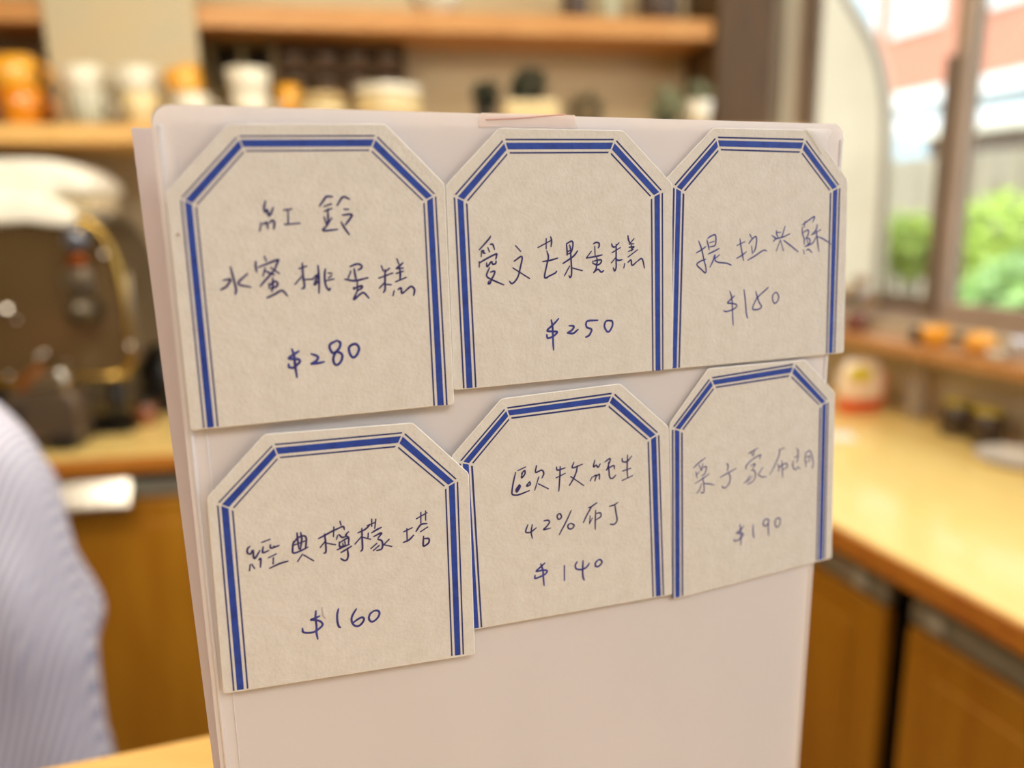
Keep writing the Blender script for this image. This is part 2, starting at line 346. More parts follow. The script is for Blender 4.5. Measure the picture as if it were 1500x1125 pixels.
def leaves(bm, c, R, n, ls, squash=1.0):
    for _ in range(n):
        d = Vector((random.gauss(0, 1), random.gauss(0, 1), random.gauss(0, 1))).normalized()
        p = c + Vector((d.x * R, d.y * R, d.z * R * squash)) * random.uniform(0.55, 1.0)
        t = Vector((random.gauss(0, 1), random.gauss(0, 1), random.gauss(0, 1))).normalized(); q = t.orthogonal().normalized(); s = ls * random.uniform(0.6, 1.2)
        vs = [bm.verts.new(p + t * s), bm.verts.new(p + q * s * 0.4), bm.verts.new(p - t * s), bm.verts.new(p - q * s * 0.4)]; bm.faces.new(vs)
def bush(px, py, y, R, label, col, n=700):
    s, z = out_pt(px, py, y); t = thing('bush', label, 'bush', outv(s, y, gz), 'bushes outside the window')
    c = outv(s, y, z); b = B(); leaves(b, c, R, n, 0.055)
    fo = obj('foliage', b, mat('leaf_' + str(col[0]), col, 0.45, col2=tuple(int(v * 0.8) for v in col), scale=14, sheen=0.1), t); fo['kind'] = 'stuff'
    b = B()
    for k in range(5):
        a = k * 1.26; tube(b, [outv(s, y, gz), outv(s, y, (gz + z) / 2) + X * 0.05 * math.cos(a), c + Vector((math.cos(a), math.sin(a), 0.3)) * R * 0.6], [0.018, 0.012, 0.005], 6)
    obj('stem', b, mat('bark_brown', (96, 74, 52), 0.9), t)
bush(1326, 362, 1.7, 0.18, 'rounded lime-green bush seen through the narrow window opening', (186, 214, 70), 520)
bush(1475, 372, 1.8, 0.30, 'large lime-green bush right of the window mullion', (190, 220, 76), 900)
bush(1492, 452, 1.2, 0.20, 'low mint-green bush close to the glass at the right edge', (170, 214, 120), 700)

# ------------------------------------------------------------------ worktops and cabinets
PIN = isect(Lf, BWd, f0, RWd)          # inner corner of the L
top_z, th = 0.88, 0.036
def worktop(name, pts, label, edge_pts):
    t = thing(name, label, 'worktop', Vector((*((pts[0] + pts[2]) / 2).xy, top_z)))
    o = obj('worktop_slab', bevel(prism(B(), [Vector((p.x, p.y, top_z - th)) for p in pts], UP * th), 0.002, 1), M_wood, t)
    a, b_, nn = edge_pts
    e = prism(B(), [Vector((p.x, p.y, top_z - th - 0.001)) for p in (a, b_, b_ + nn * 0.006, a + nn * 0.006)], UP * (th - 0.002)); obj('edge_band', e, M_edge, t)
    return t
wl = [Lf + BWd * (-1.6), PIN, CORN, bw(-2.9, 0)]
wl_end = bw(0, 0)
worktop('worktop', [bw(-2.75, WALLD), PIN, CORN - BWn * 0.004 + BWd * -0.002, bw(-2.75, 0.004)], 'pale wooden worktop along the shelf wall under the coffee machine', (bw(-2.75, WALLD), PIN, -BWn))
RD = (PIN - CORN).dot(-RWn)
worktop('worktop', [PIN, PIN - RWd * 2.6, CORN - RWn * 0.004 - RWd * ((PIN - CORN).dot(-RWd) + 2.6), CORN - RWn * 0.004 - RWd * 0.01], 'pale wooden worktop running under the window', (PIN, PIN - RWd * 2.6, -RWn))
# cabinets: local frame (P on the front line at floor, u along, w inward)
def cabinet(P, u, w, L, label, group, handle=False, seam=0.004):
    t = thing('undercounter_cabinet', label, 'cabinet', P + u * L / 2 + w * 0.28, group)
    b = B(); box(b, P, u, w, 0.004, L - 0.004, 0.035, 0.5, 0.0, top_z - th - 0.001); obj('carcass', b, M_gap, t)
    b = B(); box(b, P, u, w, 0.004, L - 0.004, 0.012, 0.034, 0.775, 0.812); obj('steel_rail', bevel(b, 0.006, 2), M_rail, t)
    b = B(); box(b, P, u, w, seam, L - seam, 0.010, 0.033, 0.09, 0.768)
    d = obj('door', bevel(b, 0.004, 1), M_door, t)
    b = B(); box(b, P, u, w, 0.055, L - 0.065, 0.006, 0.0098, 0.14, 0.715); obj('door_panel', bevel(b, 0.002, 1), M_door, d)
    if handle:
        b = B(); q0 = P + u * 0.03; q1 = P + u * 0.545
        def hp(q, y, z): return Vector((q.x, q.y, 0)) + w * y + UP * z
        sec = [(0.011, 0.820), (-0.008, 0.827), (-0.045, 0.777), (-0.045, 0.767), (-0.035, 0.763), (0.011, 0.790)]
        prism(b, [hp(q0, y, z) for y, z in sec], q1 - q0); bevel(b, 0.003, 2)
        obj('handle', b, mat('satin_steel_pull', (240, 238, 230), 0.22, 1.0, scale=30, bump=0.6, bump_scale=120), t)
    else:
        for q in (0.04, L - 0.07):
            b = B(); box(b, P, u, w, q, q + 0.03, 0.004, 0.0118, 0.782, 0.81); obj('hinge_cap', bevel(b, 0.003, 1), mat('hinge_cap_grey', (196, 192, 172), 0.5), t)
    return t
PR = PIN
g_, _z = None, None
pgap = onpl(1286, 960, PIN, RWn); s_gap = (pgap - PIN).dot(-RWd)
wR = RWn
cabinet(PIN - RWd * 0.03 + wR * 0.02, -RWd, wR, s_gap - 0.03 - 0.02, 'teak-brown cabinet door in the corner, left of the black gap under the window worktop', 'cabinets')
cabinet(PIN - RWd * (s_gap + 0.014) + wR * 0.02, -RWd, wR, 0.62, 'teak-brown cabinet door under the window worktop, right of the black gap', 'cabinets')
cabinet(PIN - RWd * (s_gap + 0.65) + wR * 0.02, -RWd, wR, 0.6, 'teak-brown cabinet door nearest the viewer under the window worktop', 'cabinets')
pl = onpl(196, 715, PIN, BWn); s_h = (pl - PIN).dot(BWd)       # right end of the bright handle
wB = BWn
cabinet(PIN + BWd * (s_h - 0.55) + wB * 0.02, BWd, wB, 0.72, 'brown cabinet with a bright steel bar handle behind the person', 'cabinets', True)
cabinet(PIN + BWd * (s_h + 0.175) + wB * 0.02, BWd, wB, 0.45, 'brown cabinet right of the steel bar handle, partly behind the white sign', 'cabinets')
cabinet(PIN + BWd * (s_h + 0.63) + wB * 0.02, BWd, wB, max(0.2, -s_h - 0.66), 'brown corner cabinet hidden behind the white sign', 'cabinets')
# window ledge
def ledge_pt(px, py, y): return rw_pt(px, py, y)
_, z_led = rw_pt(1380, 517, 0.13)
ledge = tag(obj('window_ledge', bevel((lambda b: box(b, CORN, -RWd, RWn, 0.005, 3.2, -0.13, -0.001, z_led - 0.026, z_led))(B()), 0.003, 1), mat('ledge_wood', (186, 136, 84), 0.45, col2=(172, 120, 68), scale=6, stretch=(3, 3, 12))), 'orange-brown wooden ledge under the window holding small things', 'ledge')

# ------------------------------------------------------------------ shelves on the back wall
def bw_pt(px, py, y):
    p = onpl(px, py, bw(0, y), BWn); return (p - CORN).dot(BWd), p.z
LY, UY = 0.33, 0.20
_, zls = bw_pt(100, 181, LY); _, zls_b = bw_pt(100, 209, LY)
x_end, _ = bw_pt(1046, 50, UY); _, zus = bw_pt(700, 18, UY); _, zus_b = bw_pt(700, 50, UY)
b = B(); box(b, CORN, BWd, -BWn, -2.7, -0.072, 0.002, LY, zls_b, zls)
low = tag(obj('lower_shelf', bevel(b, 0.003, 1), M_shelf), 'long pine shelf carrying the stacked cups and pots', 'shelf')
b = B(); box(b, CORN, BWd, -BWn, -2.7, x_end, 0.002, UY, zus_b, zus)
upp = tag(obj('upper_shelf', bevel(b, 0.003, 1), M_shelf2), 'long pine shelf above the cups and the spice rack', 'shelf')
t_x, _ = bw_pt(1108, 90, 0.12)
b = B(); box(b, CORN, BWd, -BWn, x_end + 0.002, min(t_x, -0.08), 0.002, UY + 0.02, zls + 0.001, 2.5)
tag(obj('corner_shade_panel', bevel(b, 0.003, 1), mat('panel_shade_brown', (84, 58, 24), 0.6, col2=(70, 48, 18), scale=5, stretch=(8, 8, 1))), 'added dark brown panel for the shaded corner at the end of the upper shelf beside the window', 'panel')  # added dark panel; its brown carries the corner's shade
# beige board
xa, _ = bw_pt(66, 60, UY + 0.02); xb, _ = bw_pt(289, 60, UY + 0.02)
b = B(); box(b, CORN, BWd, -BWn, xa, xb, UY + 0.006, UY + 0.02, zls, zls + 0.62)
tag(obj('beige_board', bevel(b, 0.003, 1), mat('beige_linen_board', (182, 174, 148), 0.8, col2=(196, 176, 136), scale=3, bump=0.2, bump_scale=80)), 'plain beige board standing on the lower shelf behind the white cups', 'board')
# added dark box, its brown carries the shade on the wall
xa, _ = bw_pt(-120, 60, 0.12); xb, _ = bw_pt(52, 60, 0.12); _, zt = bw_pt(20, 26, 0.12)
t = thing('shade_box', 'added dark brown box for the shaded wall behind the orange cups', 'box', bw((xa + xb) / 2, 0.07) + UP * zls)
Mbx = mat('shade_brown', (112, 72, 44), 0.7, col2=(98, 62, 38), scale=5)
b = B(); box(b, CORN, BWd, -BWn, xa, xb, 0.02, 0.12, zls, zls + 0.16); obj('box_body', bevel(b, 0.003, 1), Mbx, t)
b = B(); box(b, CORN, BWd, -BWn, xa - 0.003, xb + 0.003, 0.017, 0.123, zls + 0.16, zls + 0.19); obj('box_lid', bevel(b, 0.003, 1), Mbx, t)

# cups
def cup(loc, R, H, m, label, group, handle=True, rz=0.0, tilt=None, name='cup', m2=None):
    t = thing(name, label, 'cup', loc, group); c = Vector(loc)
    prof = [(0, 0), (R * 0.62, 0), (R * 0.68, H * 0.03), (R * 0.86, H * 0.45), (R, H), (R * 0.95, H), (R * 0.80, H * 0.45), (R * 0.6, H * 0.07), (0, H * 0.07)]
    obj('cup_body', lathe(B(), c, prof, 28), m, t, True)
    if m2:
        b = B()
        for k in range(14):
            a = k * 2 * math.pi / 14; d = Vector((math.cos(a), math.sin(a), 0)); s = Vector((-d.y, d.x, 0)) * R * 0.09
            p = [c + d * (R * 0.685) + UP * H * 0.04, c + d * (R * 0.87) + UP * H * 0.45, c + d * (R * 1.0) + UP * H * 0.95]
            o_ = d * 0.0008
            for q0, q1 in zip(p, p[1:]):
                vs = [bm_v for bm_v in (b.verts.new(q0 - s + o_), b.verts.new(q0 + s + o_), b.verts.new(q1 + s + o_), b.verts.new(q1 - s + o_))]; b.faces.new(vs)
        obj('stripes', b, m2, t)
    if handle:
        a = rz; d = Vector((math.cos(a), math.sin(a), 0)); pts = [c + d * (R * 0.9 + 0.55 * R * math.sin(math.pi * k / 8)) + UP * (H * (0.22 + 0.62 * k / 8)) for k in range(9)]
        obj('handle', tube(B(), pts, R * 0.09, 8), m, t, True)
    if tilt: t.rotation_euler = tilt
    return t
Mor = mat('orange_glaze', (228, 146, 26), 0.15, col2=(208, 116, 16), scale=9, coat=0.6)
Mye = mat('amber_glaze', (232, 172, 52), 0.12, col2=(222, 154, 36), scale=9, coat=0.6)
Mwh = mat('white_glaze', (226, 220, 200), 0.12, col2=(216, 208, 186), scale=9, coat=0.6)
Mgr = mat('sage_glaze', (150, 160, 138), 0.2, scale=9)
Mcr = mat('cream_glaze', (226, 206, 156), 0.2, col2=(216, 194, 142), scale=9, coat=0.4)
CY_ = LY - 0.055
def shelf_at(px, y=CY_): x, _ = bw_pt(px, 170, y); return bw(x, y) + UP * zls
h1 = 0.078
p = shelf_at(34); cup(p, 0.047, h1, Mor, 'orange cup at the bottom of the leftmost stack on the lower shelf', 'stacked cups', rz=0.2)
cup(p + UP * (h1 * 0.80) + X * 0.0, 0.052, h1, Mye, 'amber cup set tilted on top of the orange cup', 'stacked cups', rz=0.2, tilt=(0.0, -0.16, 0))
p = shelf_at(131); cup(p, 0.042, 0.072, Mwh, 'white cup with sage stripes, lower one of its stack', 'stacked cups', rz=0.1, m2=Mgr)
cup(p + UP * 0.060, 0.048, 0.066, Mwh, 'plain white cup on top of the sage-striped cup', 'stacked cups', rz=0.1, tilt=(0, -0.1, 0))
p = shelf_at(208); cup(p, 0.042, 0.072, Mcr, 'cream cup, lower one of the stack beside the corner of the sign', 'stacked cups', rz=0.1)
cup(p + UP * 0.060, 0.048, 0.066, Mwh, 'off-white cup on top of the cream cup', 'stacked cups', rz=0.1, tilt=(0, -0.08, 0))
p = shelf_at(283); cup(p, 0.042, 0.072, Mwh, 'white cup under the tilted amber cup, at the edge of the beige board', 'stacked cups', rz=0.1)
cup(p + UP * 0.058, 0.045, 0.066, Mye, 'amber cup tilted on a white cup, at the edge of the beige board', 'stacked cups', handle=False, tilt=(0, -0.3, 0))
p = shelf_at(368); cup(p, 0.045, 0.072, Mwh, 'white cup under the large white cup, in front of the spice rack', 'stacked cups', rz=0.1)
cup(p + UP * 0.056, 0.052, 0.070, Mwh, 'large white cup on top of its stack in front of the spice rack', 'stacked cups', handle=False, rz=0.0)
cup(shelf_at(424, CY_ - 0.07), 0.030, 0.105, Mye, 'tall amber cup close beside the large white cup', 'stacked cups', rz=0.3)
def bowl(loc, R, H, m, label, group=None, name='bowl'):
    o = obj(name, lathe(B(), Vector(loc), [(0, 0), (R * 0.45, 0), (R * 0.5, H * 0.08), (R * 0.85, H * 0.5), (R, H), (R * 0.96, H), (R * 0.8, H * 0.5), (R * 0.4, H * 0.14), (0, H * 0.12)], 32), m, None, True)
    return tag(o, label, 'bowl', group)
p = shelf_at(474); bowl(p, 0.060, 0.045, Mcr, 'cream bowl, lower one of the small stack above the sign', 'stacked bowls'); bowl(p + UP * 0.03, 0.057, 0.042, mat('tan_glaze', (190, 164, 112), 0.25), 'tan bowl nested on the cream bowl above the sign', 'stacked bowls')
p = shelf_at(570, CY_ - 0.04)
bowl(p, 0.09, 0.045, Mcr, 'wide cream bowl at the bottom of the three-bowl stack', 'stacked bowls'); bowl(p + UP * 0.026, 0.09, 0.045, Mcr, 'wide cream bowl in the middle of the three-bowl stack', 'stacked bowls'); bowl(p + UP * 0.052, 0.088, 0.045, Mwh, 'wide off-white bowl on top of the three-bowl stack', 'stacked bowls')

# spice racks
Mrk = mat('dark_walnut', (112, 82, 48), 0.6, col2=(98, 70, 40), scale=5, stretch=(8, 1, 1))
def rack(px0, px1, pyt, pyb, rows, cols, m, label, y0=0.004, y1=0.085, jars=True, inner=None):
    xa, z1 = bw_pt(px0, pyt, y1); xb, _ = bw_pt(px1, pyt, y1); _, z0 = bw_pt(px0, pyb, y1); z1 = min(z1, zus_b - 0.005)
    t = thing('spice_rack', label, 'rack', bw((xa + xb) / 2, 0.04) + UP * z0)
    b = B(); box(b, CORN, BWd, -BWn, xa, xb, y0, y0 + 0.006, z0, z1); obj('back_panel', b, inner or Mrk, t)
    w = 0.007; ch = (z1 - z0 - w) / rows; cw = (xb - xa - w) / cols
    for k in range(rows + 1):
        b = B(); box(b, CORN, BWd, -BWn, xa, xb, y0 + 0.006, y1, z0 + k * ch, z0 + k * ch + w); obj('rack_shelf', b, m, t)
    for k in range(cols + 1):
        b = B(); box(b, CORN, BWd, -BWn, xa + k * cw, xa + k * cw + w, y0 + 0.006, y1 + 0.0005, z0 - 0.0005, z1 + 0.0005); obj('divider', b, m, t)
    ords_r = ['upper row', 'lower row']; 
    if jars:
        names = ['next to the beige rack', 'second from the beige rack', 'second from the far end', 'at the far end']
        for r in range(rows):
            for c in range(cols):
                p = bw(xa + (c + 0.5) * cw + w / 2, y0 + 0.042) + UP * (z0 + (rows - 1 - r) * ch + w)
                j = thing('spice_jar', 'small pale-lidded jar in the %s of the walnut rack, %s' % (ords_r[r], names[c]), 'jar', p, 'jars in the walnut rack'); rj = 0.024; hj = ch * 0.62
                obj('jar_glass', lathe(B(), p, [(0, 0), (rj, 0), (rj, hj * 0.72), (rj * 0.8, hj * 0.8), (0, hj * 0.8)], 20), mat('spice_brown_glass', (104, 74, 48), 0.15, coat=0.5), j, True)
                obj('jar_lid', lathe(B(), p + UP * hj * 0.8, [(0, 0), (rj * 0.9, 0), (rj * 0.9, hj * 0.2), (0, hj * 0.2)], 20), mat('pale_lid', (206, 182, 158) if r == 0 else (176, 150, 128), 0.4), j, True)
    return t
rack(402, 592, 56, 138, 2, 4, Mrk, 'dark walnut spice rack of eight square cells under the upper shelf')
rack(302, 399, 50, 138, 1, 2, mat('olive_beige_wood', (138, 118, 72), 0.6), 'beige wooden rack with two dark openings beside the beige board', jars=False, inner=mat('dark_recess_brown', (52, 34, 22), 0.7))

# pots and plants on the shelf
def pot_plant(p, w, h, mpot, mleaf, label, nl=60, R=0.05, up=0.05, square=False, ls=0.018, name='potted_plant'):
    t = thing(name, label, 'plant', p)
    if square: b = B(); box(b, p, BWd, BWn, -w / 2, w / 2, -w / 3, w / 3, p.z, p.z + h); bevel(b, 0.004, 2)
    else: b = lathe(B(), p, [(0, 0), (w * 0.36, 0), (w * 0.5, h), (w * 0.44, h), (w * 0.4, h * 0.85), (0, h * 0.85)], 24)
    obj('pot', b, mpot, t, not square)
    b = B(); leaves(b, p + UP * (h + up), R, nl, ls); f = obj('foliage', b, mleaf, t); f['kind'] = 'stuff'
    b = B()
    for k in range(5): a = k * 1.3; tube(b, [p + UP * h * 0.8, p + UP * (h + up) + Vector((math.cos(a), math.sin(a), 0)) * R * 0.5], 0.002, 5)
    obj('stem', b, mleaf, t)
    return t
Mdg = mat('dark_leaf', (44, 52, 30), 0.5, col2=(28, 34, 22), scale=20); Mlg = mat('grey_leaf', (128, 132, 96), 0.5, scale=20)
pot_plant(shelf_at(775), 0.13, 0.062, Mcr, Mdg, 'dark-leaved plant in a square cream pot on the lower shelf', 140, 0.045, 0.035, True, 0.02)
pot_plant(shelf_at(712), 0.055, 0.04, mat('charcoal_pot', (44, 38, 32), 0.6), Mdg, 'small dark plant in a charcoal pot left of the cream pot', 120, 0.036, 0.035, False, 0.018)
pot_plant(shelf_at(858), 0.09, 0.03, mat('olive_pot', (96, 78, 44), 0.6), mat('olive_leaf', (92, 80, 44), 0.5, scale=20), 'low olive-brown plant between the cream pot and the white pot', 120, 0.05, 0.015, False, 0.016)
pot_plant(shelf_at(975), 0.06, 0.03, Mdg, Mlg, 'grey-green trailing plant left of the white pot', 110, 0.045, 0.03, False, 0.018)
pot_plant(shelf_at(1022), 0.075, 0.07, Mwh, Mlg, 'grey-green plant in a white round pot at the end of the lower shelf', 60, 0.03, 0.02, False, 0.018)
# things on the upper shelf
def ush(px, y=UY - 0.06): x, _ = bw_pt(px, 20, y); return bw(x, y) + UP * zus
bowl(ush(638), 0.075, 0.06, Mwh, 'white bowl standing on the upper shelf', None)
def jar(p, r, h, m, ml, label, group=None, name='storage_jar', mi=None):
    t = thing(name, label, 'jar', p, group)
    obj('jar_body', lathe(B(), p, [(0, 0), (r * 0.94, 0), (r, h * 0.05), (r, h * 0.75), (r * 0.8, h * 0.84), (0, h * 0.84)], 24), m, t, True)
    obj('lid', lathe(B(), p + UP * h * 0.84, [(0, 0), (r * 0.86, 0), (r * 0.86, h * 0.14), (r * 0.8, h * 0.16), (0, h * 0.16)], 24), ml, t, True); return t
jar(ush(893), 0.028, 0.12, mat('sage_jar', (178, 176, 148), 0.3), Mwh, 'pale sage jar on the upper shelf', 'jars on the upper shelf')
jar(ush(842), 0.035, 0.13, mat('umber_jar', (70, 52, 40), 0.4), M_black, 'dark umber jar left of the pale sage jar', 'jars on the upper shelf')
jar(ush(965), 0.055, 0.14, mat('umber_jar', (70, 52, 40), 0.4), M_black, 'broad dark umber jar at the end of the upper shelf', 'jars on the upper shelf')

# ------------------------------------------------------------------ coffee machine group on the left worktop
def lw_pt(px, py, y):                       # on a plane parallel to the back wall, y out of it
    x, z = bw_pt(px, py, y); return x, z
MY = 0.40
def lv(px, py, y): x, z = lw_pt(px, py, y); return bw(x, y) + UP * z
xr, zb_ = lw_pt(192, 548, MY); _, zt_ = lw_pt(100, 322, MY)
xl = xr - 0.62
mach = thing('coffee_machine', 'dark coffee machine with a rounded brass-rimmed panel under a white cloth', 'coffee machine', bw((xl + xr) / 2, 0.25) + UP * top_z)
def rrect(x0, x1, z0, z1, rt, rb, y, k=8):
    out = []
    for (cx_, cz_, r, a0) in ((x1 - rb, z0 + rb, rb, -90), (x1 - rt, z1 - rt, rt, 0), (x0 + rt, z1 - rt, rt, 90), (x0 + rb, z0 + rb, rb, 180)):
        for i in range(k + 1):
            a = math.radians(a0 + 90 * i / k); out.append(bw(cx_ + r * math.cos(a), y) + UP * (cz_ + r * math.sin(a)))
    return out
pan = [lv(px, py, MY) for px, py in ((150, 552), (180, 545), (194, 522), (190, 490), (182, 440), (172, 395), (160, 362), (142, 336), (118, 322), (60, 318))]
left_x = xl
ptsm = [bw(left_x, MY) + UP * pan[0].z] + pan + [bw(left_x, MY) + UP * pan[-1].z]
obj('body', prism(B(), [p + BWn * 0.012 for p in ptsm], BWn * 0.30), mat('machine_dark_bronze', (84, 66, 44), 0.3, 0.6, col2=(70, 54, 36), scale=5), mach)
obj('front_panel', prism(B(), [p + BWn * 0.0 for p in ptsm], BWn * 0.011), mat('machine_smoky_panel', (126, 104, 72), 0.25, 0.6, col2=(112, 90, 58), scale=3), mach)
rimp = smooth_curve(ptsm, 4)
obj('brass_rim', tube(B(), rimp, 0.009, 12), M_brass, mach, True)
for q in (-0.05, -0.30):
    for yq in (0.03, 0.27):
        pz = bw(xr + q, MY - 0.012 - yq); obj('leg', lathe(B(), Vector((pz.x, pz.y, top_z)), [(0, 0), (0.016, 0), (0.014, pan[0].z - top_z + 0.01), (0, pan[0].z - top_z + 0.01)], 16), M_black, mach, True)
kn = lv(120, 352, MY + 0.0); kb = obj('steam_knob', lathe(B(), kn, [(0.014, 0), (0.014, 0.02), (0.024, 0.022), (0.024, 0.045), (0.018, 0.05), (0, 0.05)], 20, -BWn), mat('blue_grey_metal', (120, 124, 136), 0.3, 0.8), mach, True)
obj('group_head', lathe(B(), lv(118, 380, MY), [(0.0, 0), (0.018, 0), (0.018, 0.03), (0, 0.03)], 20, -BWn), mat('copper_ring', (170, 92, 44), 0.25, 0.9), mach, True)
obj('pressure_gauge', lathe(B(), lv(118, 408, MY), [(0, 0), (0.03, 0), (0.03, 0.02), (0.026, 0.024), (0, 0.022)], 24, -BWn), mat('gauge_grey', (120, 108, 90), 0.3, 0.6), mach, True)
obj('filter_basket', lathe(B(), lv(128, 452, MY + 0.0), [(0, 0), (0.035, 0), (0.03, 0.05), (0.012, 0.07), (0, 0.07)], 24, -BWn), mat('smoke_grey', (104, 94, 78), 0.2, 0.7), mach, True)
wand = [lv(178, 388, MY - 0.05), lv(186, 400, MY - 0.02), lv(190, 440, MY), lv(199, 500, MY), lv(205, 530, MY)]
obj('steam_wand', tube(B(), smooth_curve(wand, 4), 0.0055, 10), mat('wand_steel', (150, 138, 122), 0.3, 0.9), mach, True)
LAMP = Vector((-0.75, 0.60, 2.10))
def glint_disc(px, py, y, r, m, nm='glint_disc'):  # added mirror disc, tilted to throw the lamp at the camera as a highlight
    p = lv(px, py, y); hv = ((EYE - p).normalized() + (LAMP - p).normalized()).normalized()
    obj(nm, lathe(B(), p, [(0, -0.004), (r, -0.004), (r, 0.0), (r * 0.7, 0.0006), (r * 0.35, 0.0009), (0, 0.001)], 20, hv), m, mach, True)
for px, py, r, m in ((10, 452, 0.008, M_steel), (152, 372, 0.005, M_steel), (190, 506, 0.005, M_steel), (120, 333, 0.006, M_brass), (56, 522, 0.004, M_steel), (64, 517, 0.0045, M_steel), (97, 530, 0.003, M_steel), (13, 550, 0.004, M_steel), (24, 468, 0.0035, M_steel), (135, 422, 0.003, M_steel)):
    glint_disc(px, py, MY + 0.014, r, m)
# white cloth folded over the machine
def slab(pxs, y0, depth, m, name, parent=None, bevel_w=0.02):
    b = prism(B(), [lv(px, py, y0) for px, py in pxs], BWn * depth); bevel(b, bevel_w, 4, 0.9); return b
cloth = thing('white_cloth', 'thick white folded cloth lying on the coffee machine', 'cloth', lv(40, 322, MY - 0.1))
Mcl = mat('white_terry', (250, 248, 236), 0.95, col2=(240, 237, 220), scale=26, bump=0.5, bump_scale=160, sheen=0.3)
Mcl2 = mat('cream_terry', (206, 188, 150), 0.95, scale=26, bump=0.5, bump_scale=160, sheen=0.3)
def clothpart(name, pxs, y0, depth, m, bw_):
    o = obj(name, slab(pxs, y0, depth, m, name, bevel_w=bw_), m, cloth, True); md = o.modifiers.new('s', 'SUBSURF'); md.levels = 1; md.render_levels = 2
clothpart('upper_fold', [(-160, 238), (-20, 232), (78, 230), (105, 246), (130, 262), (134, 282), (112, 288), (88, 280), (60, 300), (-160, 300)], MY + 0.01, 0.24, Mcl, 0.016)
clothpart('lower_fold', [(-160, 285), (70, 285), (90, 298), (112, 322), (100, 334), (60, 330), (30, 325), (10, 330), (-160, 338)], MY + 0.025, 0.24, Mcl, 0.012)
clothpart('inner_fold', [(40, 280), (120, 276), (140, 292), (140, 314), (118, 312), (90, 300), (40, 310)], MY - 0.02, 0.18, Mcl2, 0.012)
# grinder in front
GY = 0.50
def gpt(px, py): return lv(px, py, GY)
gr = thing('coffee_grinder', 'squat steel grinder with a chrome lid in front of the coffee machine', 'grinder', lv(70, 655, GY))
Mgb = mat('brushed_taupe_steel', (132, 116, 100), 0.3, 0.7, col2=(118, 102, 86), scale=6)
gb = [gpt(8, 578), gpt(100, 574), gpt(112, 590), gpt(118, 625), gpt(120, 645), gpt(8, 645)]
obj('grinder_body', bevel(prism(B(), gb, BWn * 0.09), 0.008, 3), Mgb, gr)
obj('chrome_lid', bevel(prism(B(), [gpt(38, 573), gpt(52, 552), gpt(86, 541), gpt(98, 556), gpt(94, 573)], BWn * 0.07), 0.008, 3), mat('bright_chrome', (232, 230, 220), 0.18, 1.0), gr)
obj('copper_spout', bevel(prism(B(), [gpt(20, 574), gpt(24, 556), gpt(52, 534), gpt(60, 545), gpt(38, 573)], BWn * 0.03), 0.004, 2), mat('copper_spout', (190, 126, 74), 0.3, 0.8), gr)
obj('dial', lathe(B(), gpt(27, 602), [(0, 0), (0.012, 0), (0.011, 0.012), (0, 0.013)], 20, -BWn), M_black, gr, True)
zt = gpt(60, 644).z; xg, _ = bw_pt(8, 645, GY); xg2, _ = bw_pt(118, 645, GY)
b = B(); box(b, CORN, BWd, -BWn, xg, xg2, GY - 0.09, GY + 0.0, top_z + 0.012, zt); obj('base', bevel(b, 0.004, 2), mat('base_dark_brown', (44, 30, 20), 0.4), gr)
for q in (0.0, 0.6):
    b = B(); xx = xg2 - 0.062 - q * 0.17; box(b, CORN, BWd, -BWn, xx, xx + 0.055, GY - 0.085, GY + 0.012, top_z, top_z + 0.034); obj('foot', bevel(b, 0.006, 2), M_black, gr)
# dark tray and tins
p = lv(158, 600, 0.33); p.z = top_z
t = thing('drip_tray', 'flat black tray under the right side of the coffee machine', 'tray', p)
b = B(); box(b, p, BWd, BWn, -0.085, 0.065, -0.06, 0.09, top_z, top_z + 0.012); obj('tray_base', bevel(b, 0.003, 1), M_black, t)
b = B()
for k in range(9): box(b, p, BWd, BWn, -0.08 + k * 0.0165, -0.074 + k * 0.0165, -0.055, 0.085, top_z + 0.012, top_z + 0.02)
g = obj('tray_grille', b, mat('dark_grille', (40, 34, 28), 0.4, 0.6), t); g['kind'] = 'stuff'
p = lv(246, 590, 0.15); p.z = top_z
t = jar(p, 0.055, 0.165, M_black, mat('black_satin_lid', (26, 24, 22), 0.3), 'black lidded canister beside the white sign', None, 'canister')
p = lv(212, 590, 0.30); p.z = top_z; jar(p, 0.026, 0.062, mat('amber_brown_glass', (130, 74, 36), 0.2, coat=0.5), M_black, 'small brown jar in front of the black canister', None, 'small_jar')
# spoon-like bright tray with coffee on worktop

# ------------------------------------------------------------------ things on the right worktop
def rframe(px, py, z=top_z): return onz(px, py, z)
# snack bag
p = rframe(1258, 602)
t = thing('snack_bag', 'red and white pouch with a yellow oval on the window worktop', 'bag', p)
vu = Vector((1, 0.15, 0)).normalized(); vw = Vector((-0.15, 1, 0))
hgt = 0.128; wd = 0.062
def pouch(z0f, z1f, m, name, grow=1.0, parent=t):
    rings = []
    for k in range(11):
        f = z0f + (z1f - z0f) * k / 10; th_ = 0.034 * math.sin(math.pi * min(1, max(0.03, 0.12 + 0.88 * f))) ** 0.7 * grow + 0.001
        ww = wd * (0.86 + 0.14 * math.sin(math.pi * f)) * (1 if f < 0.96 else 0.98) * (1 if f < 0.75 else 1 - (f - 0.75) * 0.8)
        rings.append([p + vu * ww * (abs(math.cos(a)) ** 0.8) * math.copysign(1, math.cos(a)) * grow + vw * th_ * math.sin(a) + UP * (0.001 + f * hgt) for a in [2 * math.pi * i / 24 for i in range(24)]])
    return obj(name, loft(B(), rings), m, parent, True)
pouch(0.0, 0.26, mat('pouch_red', (214, 46, 16), 0.3, col2=(236, 88, 12), scale=18, coat=0.4), 'red_base')
pouch(0.2601, 1.0, mat('pouch_white', (244, 238, 220), 0.35, col2=(236, 196, 160), scale=9, coat=0.4), 'white_front')
